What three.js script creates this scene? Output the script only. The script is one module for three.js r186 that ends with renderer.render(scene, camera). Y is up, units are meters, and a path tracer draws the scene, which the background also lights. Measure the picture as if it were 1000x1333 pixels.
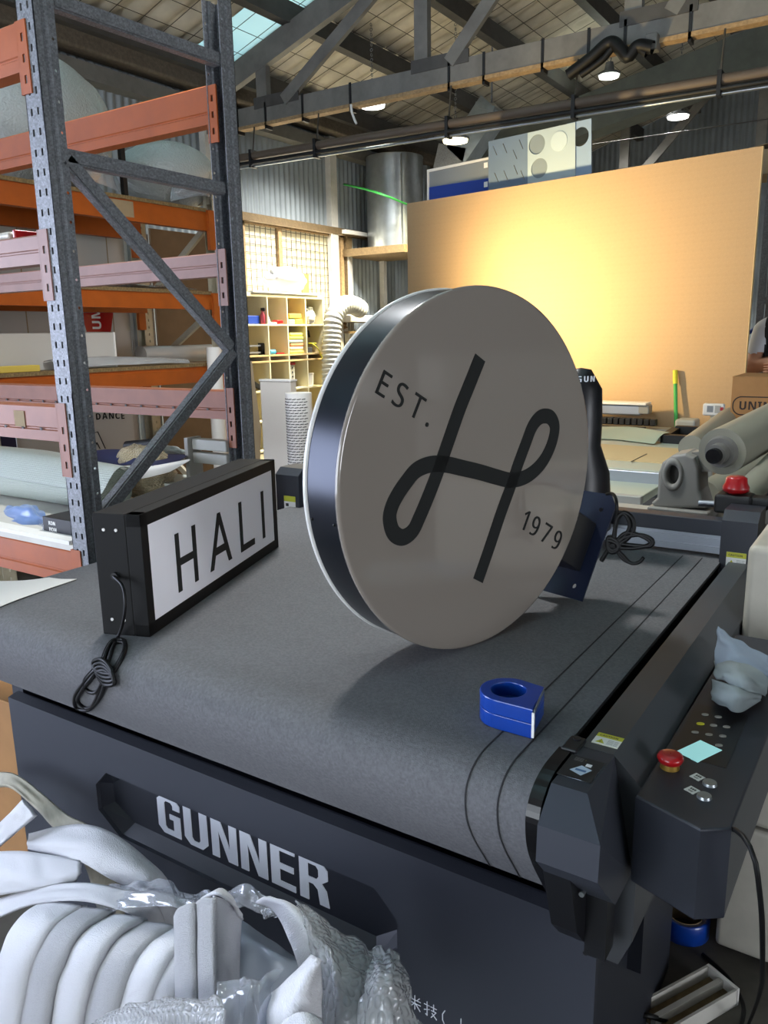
import * as THREE from 'three';
import { mergeGeometries } from 'three/addons/utils/BufferGeometryUtils.js';
import { RoundedBoxGeometry } from 'three/addons/geometries/RoundedBoxGeometry.js';
import { TextGeometry } from 'three/addons/geometries/TextGeometry.js';
import { ConvexGeometry } from 'three/addons/geometries/ConvexGeometry.js';
import { MarchingCubes } from 'three/addons/objects/MarchingCubes.js';
import { FontLoader } from 'three/addons/loaders/FontLoader.js';
import { RectAreaLightUniformsLib } from 'three/addons/lights/RectAreaLightUniformsLib.js';

// ------------------------------------------------------------------ camera, sky, lights, exposure
const scene = new THREE.Scene();
const V = (x, y, z) => new THREE.Vector3(x, y, z);
const EYE = V(0, 1.52, 0), FOC = 1035;
const camRay = (px, py) => V(px - 500, 666.5 - py, -FOC);
const AX = camRay(-1110, 466).negate().normalize();                 // world x in camera axes
const AF = camRay(1192, 424); AF.addScaledVector(AX, -AF.dot(AX)).normalize();
const AZ = AF.clone().negate(), AY = V(0, 0, 0).crossVectors(AZ, AX);
const camera = new THREE.PerspectiveCamera(2 * Math.atan(666.5 / FOC) * 180 / Math.PI, 0.75, 0.05, 80);
camera.position.copy(EYE);
camera.quaternion.setFromRotationMatrix(new THREE.Matrix4().makeBasis(V(AX.x, AY.x, AZ.x), V(AX.y, AY.y, AZ.y), V(AX.z, AY.z, AZ.z)));
scene.add(camera);
scene.background = new THREE.Color().setRGB(6.0, 6.6, 7.1);          // overcast sky
RectAreaLightUniformsLib.init();
const renderer = new THREE.WebGLRenderer({ antialias: true });
renderer.toneMapping = THREE.LinearToneMapping;
renderer.toneMappingExposure = 0.9;
renderer.shadowMap.enabled = true;
function areaLight(name, color, power, w, h, pos, to) {
  const l = new THREE.RectAreaLight(color, power, w, h); l.name = name; l.position.copy(pos); l.lookAt(to); scene.add(l); return l;
}
areaLight('front_door_daylight', 0xdbe1f3, 1.6, 4.6, 3.3, V(-2.6, 1.75, 5.9), V(-2.6, 1.75, 0));
areaLight('left_door_daylight', 0xc6d0fb, 10.5, 3.4, 3.0, V(-6.9, 1.6, 1.9), V(0, 1.6, 1.9));
areaLight('added_right_daylight', 0xe6e4ea, 9, 4.0, 3.2, V(10.9, 1.75, 2.0), V(0, 1.75, 2.0));  // unseen source, added to brighten the faces turned right
areaLight('left_window_daylight', 0xfff6dc, 7, 1.9, 1.2, V(-6.9, 2.3, -8.55), V(0, 2.3, -8.55));

// ------------------------------------------------------------------ picking positions from directions
const toWorld = (c) => V(AX.dot(c), AY.dot(c), AZ.dot(c));
const ray = (p) => toWorld(camRay(p[0], p[1]));
const PX = (p, x) => { const v = ray(p); return v.multiplyScalar(x / v.x).add(EYE); };
const PY = (p, y) => { const v = ray(p); return v.multiplyScalar((y - EYE.y) / v.y).add(EYE); };
const PZ = (p, z) => { const v = ray(p); return v.multiplyScalar(z / v.z).add(EYE); };
const PP = (p, o, n) => { const v = ray(p), t = o.clone().sub(EYE).dot(n) / v.dot(n); return v.multiplyScalar(t).add(EYE); };

// ------------------------------------------------------------------ noise, textures, materials
function rng(seed) { let s = seed >>> 0 || 1; return () => { s = (s + 0x6D2B79F5) | 0; let t = Math.imul(s ^ (s >>> 15), 1 | s); t = (t + Math.imul(t ^ (t >>> 7), 61 | t)) ^ t; return ((t ^ (t >>> 14)) >>> 0) / 4294967296; }; }
const R0 = rng(7);
function lattice(n, seed) { const r = rng(seed), a = new Float32Array(n * n); for (let i = 0; i < a.length; i++) a[i] = r(); return (x, y) => { const xi = Math.floor(x), yi = Math.floor(y), fx = x - xi, fy = y - yi, s = fx * fx * (3 - 2 * fx), t = fy * fy * (3 - 2 * fy), g = (i, j) => a[((j % n + n) % n) * n + ((i % n + n) % n)]; return (g(xi, yi) * (1 - s) + g(xi + 1, yi) * s) * (1 - t) + (g(xi, yi + 1) * (1 - s) + g(xi + 1, yi + 1) * s) * t; }; }
function fbmTex(n, base, oct, seed, fn, srgb = true) {                // tileable layered noise through fn(value, u, v) -> [r, g, b]
  const L = []; for (let o = 0; o < oct; o++) L.push(lattice(base << o, seed + o * 17));
  const d = new Uint8Array(n * n * 4);
  for (let y = 0; y < n; y++) for (let x = 0; x < n; x++) {
    let v = 0, a = 0.5, w = 0; for (let o = 0; o < oct; o++) { v += a * L[o](x / n * (base << o), y / n * (base << o)); w += a; a *= 0.6; }
    const c = fn(v / w, x / n, y / n), k = (y * n + x) * 4;
    for (let i = 0; i < 3; i++) d[k + i] = Math.max(0, Math.min(255, c[i] * 255)); d[k + 3] = 255;
  }
  const t = new THREE.DataTexture(d, n, n, THREE.RGBAFormat); t.magFilter = THREE.LinearFilter; t.minFilter = THREE.LinearMipmapLinearFilter; t.generateMipmaps = true;
  t.wrapS = t.wrapT = THREE.RepeatWrapping; if (srgb) t.colorSpace = THREE.SRGBColorSpace; t.needsUpdate = true; return t;
}
const sized = (t, m) => { const c = t.clone(); c.repeat.set(1 / m, 1 / m); c.needsUpdate = true; return c; };
const grey = (a, b, p = 1) => (v) => { const g = a + (b - a) * Math.pow(v, p); return [g, g, g]; };
const T_soft = fbmTex(256, 4, 5, 11, grey(0.70, 1.0));
const T_fine = fbmTex(256, 32, 3, 23, grey(0.55, 1.0));
const T_felt = fbmTex(256, 40, 2, 83, grey(0.82, 1.0));
const T_bumpFine = fbmTex(256, 48, 2, 31, grey(0, 1), false);
const T_spangle = fbmTex(256, 24, 3, 47, (v) => { const g = 0.55 + 0.45 * Math.round(v * 5) / 5; return [g, g, g * 1.02]; });
const T_wood = fbmTex(256, 24, 3, 59, (v, x, y) => { const g = 0.72 + 0.28 * v; return [g, g * 0.98, g * 0.95]; });
const T_mottle = fbmTex(256, 6, 4, 63, grey(0.86, 1.0));
const T_dirt = fbmTex(512, 5, 6, 71, (v) => { const g = 0.45 + 0.55 * Math.min(1, Math.max(0, (v - 0.25) * 1.8)); return [g, g * 0.99, g * 0.97]; });
const T_bubble = (() => { const n = 128, d = new Uint8Array(n * n * 4); for (let y = 0; y < n; y++) for (let x = 0; x < n; x++) { const row = Math.floor(y / 16), u = ((x + (row % 2) * 8) % 16) - 8, w = (y % 16) - 8, g = Math.sqrt(Math.max(0, 1 - (u * u + w * w) / 46)) * 255, k = (y * n + x) * 4; d[k] = d[k + 1] = d[k + 2] = g; d[k + 3] = 255; } const t = new THREE.DataTexture(d, n, n); t.magFilter = THREE.LinearFilter; t.wrapS = t.wrapT = THREE.RepeatWrapping; t.needsUpdate = true; return t; })();
function mat(color, rough = 0.7, metal = 0, o = {}) {
  const c = Array.isArray(color) ? new THREE.Color().setRGB(...color) : new THREE.Color(color);
  const { tex, texM = 0.5, bump, bumpM = 0.1, bumpS = 0.001, phys, ...rest } = o;
  const m = phys || rest.transmission || rest.clearcoat || rest.sheen ? new THREE.MeshPhysicalMaterial({ color: c, roughness: rough, metalness: metal, ...rest }) : new THREE.MeshStandardMaterial({ color: c, roughness: rough, metalness: metal, ...rest });
  if (tex) m.map = sized(tex, texM);
  if (bump) { m.bumpMap = sized(bump, bumpM); m.bumpScale = bumpS; }
  return m;
}
const M = {
  concrete: mat('#77736c', 0.8, 0, { tex: T_dirt, texM: 1.7 }),
  corrWall: mat('#a9b2b6', 0.55, 0.2, { tex: T_soft, texM: 2.3, side: THREE.DoubleSide }),
  corrTan: mat('#a8997c', 0.7, 0, { tex: T_soft, texM: 2, side: THREE.DoubleSide }),
  foil: mat('#e0d8c4', 0.55, 0.0, { tex: T_soft, texM: 1.3, side: THREE.DoubleSide }),
  roofSheet: mat('#77736b', 0.7, 0.1, { side: THREE.DoubleSide }),
  wire: mat('#4b4740', 0.6, 0.4),
  steelDark: mat('#5e5c59', 0.65, 0.25, { tex: T_soft, texM: 0.8 }),
  steelGrey: mat('#8c8a84', 0.65, 0.25, { tex: T_soft, texM: 0.8 }),
  timberPale: mat('#b59a74', 0.8, 0, { tex: T_wood, texM: 0.5 }),
  timberOld: mat('#7d6a4c', 0.85, 0, { tex: T_wood, texM: 0.4 }),
  skylight: mat('#c3d6d6', 0.9, 0, { transmission: 0.5, thickness: 0, side: THREE.DoubleSide }),
  frost: mat('#d9d0b8', 0.9, 0, { transmission: 0.35, thickness: 0, side: THREE.DoubleSide }),
  galv: mat('#96999b', 0.5, 0.2, { tex: T_spangle, texM: 0.12 }),
  galvClean: mat('#b9c0c4', 0.3, 0.85, { tex: T_mottle, texM: 0.4 }),
  orange: mat('#ac520c', 0.5, 0, { tex: T_mottle, texM: 0.4 }),
  orangeDull: mat('#9a5433', 0.55, 0, { tex: T_mottle, texM: 0.4 }),
  particle: mat('#9b8055', 0.85, 0, { tex: T_fine, texM: 0.25 }),
  felt: mat('#717174', 0.95, 0, { tex: T_felt, texM: 0.16, bump: T_bumpFine, bumpM: 0.05, bumpS: 0.0006 }),
  feltLine: mat('#2b2b2d', 0.95),
  charcoal: mat('#33363f', 0.5, 0.1, { bump: T_bumpFine, bumpM: 0.02, bumpS: 0.0001 }),
  charcoalPlate: mat('#2a2d36', 0.45, 0.1, { bump: T_bumpFine, bumpM: 0.02, bumpS: 0.0001 }),
  charTop: mat('#44464a', 0.5, 0.1),
  black: mat('#0b0b0d', 0.55),
  blackGloss: mat('#0c0c0f', 0.25),
  blackSatin: mat('#15161a', 0.38, 0.0),
  cable: mat('#0a0a0b', 0.5, 0, { phys: true, specularIntensity: 0.6 }),
  white: mat('#e4e2de', 0.6),
  whitePaint: mat('#d8d5cc', 0.6, 0, { tex: T_mottle, texM: 0.6 }),
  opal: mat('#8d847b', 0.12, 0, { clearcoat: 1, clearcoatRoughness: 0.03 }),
  opalEdge: mat('#eceae6', 0.2, 0, { clearcoat: 0.6 }),
  rim: mat('#2a2d34', 0.3, 0.75, { phys: true, anisotropy: 0.5 }),
  halPanel: mat('#efedf3', 0.35),
  vinyl: mat('#101211', 0.8),
  signTop: mat('#0b0a0a', 0.6, 0, { phys: true, specularIntensity: 0.5 }),
  blueTape: mat('#083a96', 0.3, 0, { clearcoat: 0.4 }),
  blueDark: mat('#061f5e', 0.4),
  letter: mat('#d3d7de', 0.5),
  mdf: mat('#c2a27c', 0.8, 0, { tex: T_felt, texM: 0.06 }),
  mdfEdge: mat('#d8bd8c', 0.8),
  card: mat('#a87a49', 0.85, 0, { tex: T_mottle, texM: 0.5 }),
  cardPale: mat('#a08b6c', 0.85, 0, { tex: T_mottle, texM: 0.5 }),
  foam: mat('#e8e8ec', 0.5, 0, { transmission: 0.25, thickness: 0, bump: T_bumpFine, bumpM: 0.05, bumpS: 0.0015, side: THREE.DoubleSide }),
  foamRough: mat('#e4e4e8', 0.32, 0, { bump: T_bumpFine, bumpM: 0.035, bumpS: 0.004, side: THREE.DoubleSide }),
  foamCream: mat('#b9b2a0', 0.75, 0, { side: THREE.DoubleSide, tex: T_mottle, texM: 0.1 }),
  bubble: mat('#e2e3e5', 0.12, 0, { transmission: 0.62, thickness: 0, bump: T_bubble, bumpM: 0.1, bumpS: 0.003, side: THREE.DoubleSide }),
  film: mat('#e6e8ec', 0.12, 0, { transmission: 0.8, thickness: 0, side: THREE.DoubleSide }),
  wrap: mat('#bcc1be', 0.3, 0, { transmission: 0.15, thickness: 0, side: THREE.DoubleSide, bump: T_bumpFine, bumpM: 0.4, bumpS: 0.004 }),
  navy: mat('#1b2350', 0.6, 0, { side: THREE.DoubleSide }),
  purple: mat('#1d1740', 0.6),
  greyMachine: mat('#8e8c86', 0.5),
  greyPanel: mat('#a9a9a2', 0.55, 0.05),
  paleTable: mat('#b8bfae', 0.5),
  roller: mat('#8d8b7c', 0.4),
  alu: mat('#aab0ba', 0.35, 0.7),
  red: mat('#a30f16', 0.3, 0, { clearcoat: 0.5 }),
  yellow: mat('#c9c428', 0.5),
  green: mat('#3ba24b', 0.5),
  brass: mat('#a8863c', 0.4, 0.6),
  skin: mat('#c08a6e', 0.6),
  cloth: mat('#8a99ab', 0.95, 0, { bump: T_bumpFine, bumpM: 0.03, bumpS: 0.001, side: THREE.DoubleSide }),
  fridge: mat('#c9c3b6', 0.5, 0, { tex: T_mottle, texM: 0.5 }),
  hoseGrey: mat('#b9bab8', 0.5, 0.1),
  boardGrey: mat('#7f858b', 0.5),
  boardBlue: mat('#1d3f9c', 0.5),
  copper: mat('#b5502c', 0.5, 0.2),
};

// ------------------------------------------------------------------ geometry helpers
function boxUV(g) {
  if (g.index) g = g.toNonIndexed();
  const p = g.attributes.position, n = p.count, uv = new Float32Array(n * 2), a = V(0, 0, 0), b = V(0, 0, 0), c = V(0, 0, 0), ab = V(0, 0, 0), ac = V(0, 0, 0);
  for (let i = 0; i < n; i += 3) {
    a.fromBufferAttribute(p, i); b.fromBufferAttribute(p, i + 1); c.fromBufferAttribute(p, i + 2);
    ab.subVectors(b, a); ac.subVectors(c, a); ab.cross(ac);
    const x = Math.abs(ab.x), y = Math.abs(ab.y), z = Math.abs(ab.z);
    for (let k = 0; k < 3; k++) { const q = k === 0 ? a : k === 1 ? b : c, j = (i + k) * 2; if (x >= y && x >= z) { uv[j] = q.z; uv[j + 1] = q.y; } else if (y >= z) { uv[j] = q.x; uv[j + 1] = q.z; } else { uv[j] = q.x; uv[j + 1] = q.y; } }
  }
  g.setAttribute('uv', new THREE.BufferAttribute(uv, 2)); return g;
}
function geo(list) {
  const l = (Array.isArray(list) ? list : [list]).flat(4).map((g) => { let q = g.index ? g.toNonIndexed() : g; if (!q.userData.keepUV || !q.attributes.uv) q = boxUV(q); for (const k of Object.keys(q.attributes)) if (!['position', 'normal', 'uv'].includes(k)) q.deleteAttribute(k); if (!q.attributes.normal) q.computeVertexNormals(); q.morphAttributes = {}; return q; });
  return l.length === 1 ? l[0] : mergeGeometries(l);
}
const names = {};
function numbered(n) { const k = names[n] = (names[n] ?? -1) + 1; return k ? n + '_' + String(k).padStart(3, '0') : n; }
const things = [];
function tag(o, label, category, group) { o.userData = { label, category }; if (group) o.userData.group = group; return o; }
function thing(name, label, category, group) { const o = new THREE.Group(); o.name = numbered(name); tag(o, label, category, group); scene.add(o); things.push(o); return o; }
function part(parent, name, g, m, label) { const o = new THREE.Mesh(geo(g), m); o.name = name; if (label) o.userData.label = label; o.castShadow = o.receiveShadow = true; parent.add(o); return o; }
function single(name, label, category, g, m, group) { const o = new THREE.Mesh(geo(g), m); o.name = numbered(name); o.castShadow = o.receiveShadow = true; tag(o, label, category, group); scene.add(o); things.push(o); return o; }
function struct(name, g, m) { const o = new THREE.Mesh(geo(g), m); o.name = name; o.userData = { kind: 'structure' }; o.castShadow = o.receiveShadow = true; scene.add(o); return o; }
function settle(o) {                                                  // put a thing's origin at its base
  if (o.userData.settled) return; const b = new THREE.Box3().setFromObject(o), q = V((b.min.x + b.max.x) / 2, b.min.y, (b.min.z + b.max.z) / 2);
  if (o.isMesh) { o.geometry.translate(-q.x, -q.y, -q.z); for (const c of o.children) c.position.sub(q); o.position.copy(q); }
  else { for (const c of o.children) c.position.sub(q); o.position.copy(q); }
  o.updateMatrixWorld(true); o.userData.settled = true;
}
function copyOf(o, delta, label) { settle(o); const c = o.clone(); c.userData = { ...o.userData }; c.name = numbered(o.name.replace(/_\d{3}$/, '')); c.position.add(delta); if (label) c.userData.label = label; scene.add(c); things.push(c); return c; }
const box = (x0, x1, y0, y1, z0, z1, r = 0) => { const w = Math.abs(x1 - x0), h = Math.abs(y1 - y0), d = Math.abs(z1 - z0); return (r ? new RoundedBoxGeometry(w, h, d, 2, Math.min(r, w / 2.01, h / 2.01, d / 2.01)) : new THREE.BoxGeometry(w, h, d)).translate((x0 + x1) / 2, (y0 + y1) / 2, (z0 + z1) / 2); };
function frameOf(o, x, y, z) { return new THREE.Matrix4().makeBasis(x, y, z).setPosition(o); }
function facing(o, n) { const y = V(0, 1, 0), x = V(0, 0, 0).crossVectors(y, n).normalize(); return frameOf(o, x, V(0, 0, 0).crossVectors(n, x), n); }
function bar(p, q, w, h, up = V(0, 1, 0)) {                           // box beam from p to q: w across, h along up
  const z = q.clone().sub(p), L = z.length(); z.normalize(); let x = V(0, 0, 0).crossVectors(up, z); if (x.length() < 1e-4) x = V(1, 0, 0); x.normalize(); const y = V(0, 0, 0).crossVectors(z, x);
  return new THREE.BoxGeometry(w, h, L).applyMatrix4(frameOf(p.clone().add(q).multiplyScalar(0.5), x, y, z));
}
function rod(p, q, r, r2 = r, s = 14) { const z = q.clone().sub(p), L = z.length(); return new THREE.CylinderGeometry(r2, r, L, s).applyMatrix4(new THREE.Matrix4().makeRotationFromQuaternion(new THREE.Quaternion().setFromUnitVectors(V(0, 1, 0), z.normalize())).setPosition(p.clone().add(q).multiplyScalar(0.5))); }
function tube(pts, r, n = 40, s = 8, closed = false) { return new THREE.TubeGeometry(new THREE.CatmullRomCurve3(pts, closed), n, r, s, closed); }
const shapeOf = (pts) => new THREE.Shape(pts.map((p) => new THREE.Vector2(p[0], p[1])));
function extrude(shape, depth, bevel = 0, seg = 1, curve = 16) { const g = new THREE.ExtrudeGeometry(shape, { depth: depth - 2 * bevel, bevelEnabled: bevel > 0, bevelThickness: bevel, bevelSize: bevel, bevelOffset: -bevel, bevelSegments: seg, curveSegments: curve }); return g.translate(0, 0, bevel); }
const alongX = (pts, x0, x1) => extrude(shapeOf(pts), Math.abs(x1 - x0)).applyMatrix4(frameOf(V(Math.min(x0, x1), 0, 0), V(0, 0, 1), V(0, 1, 0), V(-1, 0, 0))).applyMatrix4(new THREE.Matrix4().makeTranslation(Math.abs(x1 - x0), 0, 0)); // profile given as [z, y]
const alongZ = (pts, z0, z1) => extrude(shapeOf(pts), Math.abs(z1 - z0)).translate(0, 0, Math.min(z0, z1));   // profile given as [x, y]
const cr = (a, b, c, d, t) => a.clone().multiplyScalar(-t * t * t / 2 + t * t - t / 2).addScaledVector(b, 1.5 * t * t * t - 2.5 * t * t + 1).addScaledVector(c, -1.5 * t * t * t + 2 * t * t + t / 2).addScaledVector(d, (t * t * t - t * t) / 2);
function spline(P, t) { const n = P.length - 1, f = Math.min(t * n, n - 1e-6), i = Math.floor(f); if (n === 0) return P[0].clone(); const a = P[i], b = P[i + 1]; return cr(P[i - 1] || a.clone().multiplyScalar(2).sub(b), a, b, P[i + 2] || b.clone().multiplyScalar(2).sub(a), f - i); }
function sheet(rows, nu = 24, nv = 10, thick = 0.004, wob = 0, seed = 3) {   // smooth sheet through a grid of points, with thickness
  const r = lattice(16, seed), G = [], ws = [];
  for (let j = 0; j <= nv; j++) { const row = []; for (let i = 0; i <= nu; i++) row.push(spline(rows.map((q) => spline(q, i / nu)), j / nv)); G.push(row); }
  const nrm = G.map((row, j) => row.map((p, i) => { const u = (row[i + 1] || row[i]).clone().sub(row[i - 1] || row[i]), v = (G[j + 1] || G[j])[i].clone().sub((G[j - 1] || G[j])[i]); return u.cross(v).normalize(); }));
  if (wob) G.forEach((row, j) => row.forEach((p, i) => p.addScaledVector(nrm[j][i], (r(i * 0.24, j * 0.36) - 0.5) * 2 * wob)));
  const pos = [], idx = [], W = nu + 1, N = W * (nv + 1);
  for (const s of [0.5, -0.5]) G.forEach((row, j) => row.forEach((p, i) => { const q = p.clone().addScaledVector(nrm[j][i], s * thick); pos.push(q.x, q.y, q.z); }));
  for (let j = 0; j < nv; j++) for (let i = 0; i < nu; i++) { const a = j * W + i, b = a + 1, c = a + W, d = c + 1; idx.push(a, b, d, a, d, c, N + a, N + d, N + b, N + a, N + c, N + d); }
  const edge = (a, b) => idx.push(a, N + a, N + b, a, N + b, b);
  for (let i = 0; i < nu; i++) { edge(i, i + 1); edge(nv * W + i + 1, nv * W + i); } for (let j = 0; j < nv; j++) { edge((j + 1) * W, j * W); edge(j * W + nu, (j + 1) * W + nu); }
  const g = new THREE.BufferGeometry(); g.setAttribute('position', new THREE.Float32BufferAttribute(pos, 3)); g.setIndex(idx); g.computeVertexNormals();
  const uv = []; for (let s = 0; s < 2; s++) { for (let j = 0; j <= nv; j++) { let L = 0; for (let i = 0; i <= nu; i++) { if (i) L += G[j][i].distanceTo(G[j][i - 1]); uv.push(L, j / nv * G[0][0].distanceTo(G[nv][0])); } } }
  g.setAttribute('uv', new THREE.Float32BufferAttribute(uv, 2)); const q = g.toNonIndexed(); q.userData.keepUV = true; return q;
}
function blob(c, rx, ry, rz, amp = 0.08, seed = 5, freq = 3, det = 40) {       // lumpy bundle
  const g = new THREE.SphereGeometry(1, det, Math.round(det * 0.7)), p = g.attributes.position, A = lattice(32, seed), B = lattice(32, seed + 3);
  for (let i = 0; i < p.count; i++) { const x = p.getX(i), y = p.getY(i), z = p.getZ(i), k = 1 + amp * ((A(8 + x * freq + z * 1.3, 8 + y * freq) - 0.5) * 2 + (B(16 + z * freq * 2, 16 + (y + x) * freq * 2) - 0.5)); p.setXYZ(i, c.x + x * rx * k, c.y + y * ry * k, c.z + z * rz * k); }
  g.computeVertexNormals(); return g;
}
const fontB = await new FontLoader().loadAsync('fonts/droid/droid_sans_bold.typeface.json');
const fontR = await new FontLoader().loadAsync('fonts/droid/droid_sans_regular.typeface.json');
function text(s, size, depth, font = fontB) { const g = new TextGeometry(s, { font, size, depth, curveSegments: 6, bevelEnabled: false }); g.computeBoundingBox(); return g; }
function canvasMat(w, h, draw, o = {}) { const c = document.createElement('canvas'); c.width = w; c.height = h; draw(c.getContext('2d'), w, h); const t = new THREE.CanvasTexture(c); t.colorSpace = THREE.SRGBColorSpace; t.magFilter = THREE.LinearFilter; return new THREE.MeshStandardMaterial({ map: t, roughness: 0.55, ...o }); }
function decal(w, h, thick = 0.0008) { const g = new THREE.BoxGeometry(w, h, thick).toNonIndexed(); g.userData.keepUV = true; return g; }   // a thin sticker with its own uv, faces +z

// ================================================================== THE SETTING
const XL = -7, XR = 11, ZB = -16, ZF = 6, RIDGE = 2, EAVE = 4.5, SLOPE = 0.32;
const roofY = (x) => EAVE + SLOPE * (x < RIDGE ? x - XL : RIDGE - XL - (x - RIDGE));
struct('floor', box(XL - 0.3, XR + 0.3, -0.2, 0, ZB - 0.3, ZF + 0.3), M.concrete);
function corrugated(z0, z1, y0, y1, pitch = 0.1, amp = 0.012) {      // sheet in the plane x = 0, ribs upright, z from z0 to z1
  const n = Math.max(4, Math.round((z1 - z0) / pitch * 8)), pos = [], idx = [];
  for (let i = 0; i <= n; i++) { const z = z0 + (z1 - z0) * i / n, x = amp * Math.sin(z / pitch * 2 * Math.PI), yt = typeof y1 === 'function' ? y1(z) : y1; pos.push(x, y0, z, x, yt, z); }
  for (let i = 0; i < n; i++) { const a = i * 2; idx.push(a, a + 1, a + 3, a, a + 3, a + 2); }
  const g = new THREE.BufferGeometry(); g.setAttribute('position', new THREE.Float32BufferAttribute(pos, 3)); g.setIndex(idx); g.computeVertexNormals(); g.setAttribute('uv', new THREE.Float32BufferAttribute(pos.filter((_, i) => i % 3).map((v, i) => v), 2)); return g.toNonIndexed();
}
{ // left wall: corrugated sheets, a window and (beyond the frame) a roller door opening
  const W0 = [-9.6, -7.5], WY = [1.75, 2.93], D0 = [0.2, 3.6], DY = 3.1, top = EAVE + 0.05;
  const cuts = [[ZB, W0[0], 0, top], [W0[0], W0[1], 0, WY[0]], [W0[0], W0[1], WY[1], top], [W0[1], D0[0], 0, top], [D0[0], D0[1], DY, top], [D0[1], ZF, 0, top]];
  struct('wall_left', cuts.map(([a, b, c, d]) => [corrugated(a, b, c, d).translate(XL + 0.02, 0, 0), box(XL - 0.16, XL - 0.03, c, d, a, b)]), M.corrWall);
  const cols = []; for (const z of [-13, -9.33, -7.0, -1, 5]) cols.push(box(XL + 0.03, XL + 0.12, 0, EAVE - 0.1, z - 0.07, z + 0.07));
  struct('trim_1', cols, M.whitePaint);
  struct('trim_2', [box(XL + 0.02, XL + 0.2, 3.93, 4.08, ZB, ZF)], M.steelGrey);
  struct('trim_3', [box(XL + 0.03, XL + 0.13, 2.9, 2.99, -11.2, -7.3), box(XL + 0.03, XL + 0.1, 0.02, 2.9, -9.75, -9.62)], M.timberOld);
  const win = new THREE.Group(); win.name = 'window_1'; win.userData = { kind: 'structure' }; scene.add(win);
  part(win, 'window_frame', [box(XL - 0.05, XL + 0.06, WY[0], WY[1], W0[0], W0[0] + 0.07), box(XL - 0.05, XL + 0.06, WY[0], WY[1], W0[1] - 0.07, W0[1]), box(XL - 0.05, XL + 0.06, WY[0], WY[0] + 0.06, W0[0], W0[1]), box(XL - 0.05, XL + 0.06, WY[1] - 0.05, WY[1], W0[0], W0[1]), box(XL - 0.04, XL + 0.05, WY[0], WY[1], -8.27, -8.2)], M.timberPale);
  for (const [a, b] of [[W0[0], -8.27], [-8.2, W0[1]]]) part(win, 'pane', box(XL - 0.012, XL - 0.006, WY[0], WY[1], a, b), M.frost);
  const g = []; for (let z = W0[0] + 0.1; z < W0[1]; z += 0.1) g.push(box(XL + 0.01, XL + 0.016, WY[0], WY[1], z, z + 0.006)); for (let y = WY[0] + 0.1; y < WY[1]; y += 0.1) g.push(box(XL + 0.01, XL + 0.016, y, y + 0.006, W0[0], W0[1]));
  part(win, 'security_mesh', g, M.wire);
}
{ // far end wall, right wall, front wall with roller door
  const gable = (x) => roofY(x) - 0.05;
  struct('wall_back', [corrugated(-XR, -XL, 0, (q) => gable(-q)).rotateY(-Math.PI / 2).translate(0, 0, ZB), box(XL, XR, 0, 7.4, ZB - 0.2, ZB - 0.05)], M.corrWall);
  struct('wall_right', [box(XR, XR + 0.15, 0, EAVE + 0.1, ZB, -0.1), box(XR, XR + 0.15, 0, EAVE + 0.1, 4.1, ZF), box(XR, XR + 0.15, 3.4, EAVE + 0.1, -0.1, 4.1)], M.corrWall);
  struct('wall_front', [box(XL, -5, 0, 7.4, ZF, ZF + 0.15), box(-0.2, XR, 0, 7.4, ZF, ZF + 0.15), box(-5, -0.2, 3.45, 7.4, ZF, ZF + 0.15)], M.corrWall);
}
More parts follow.
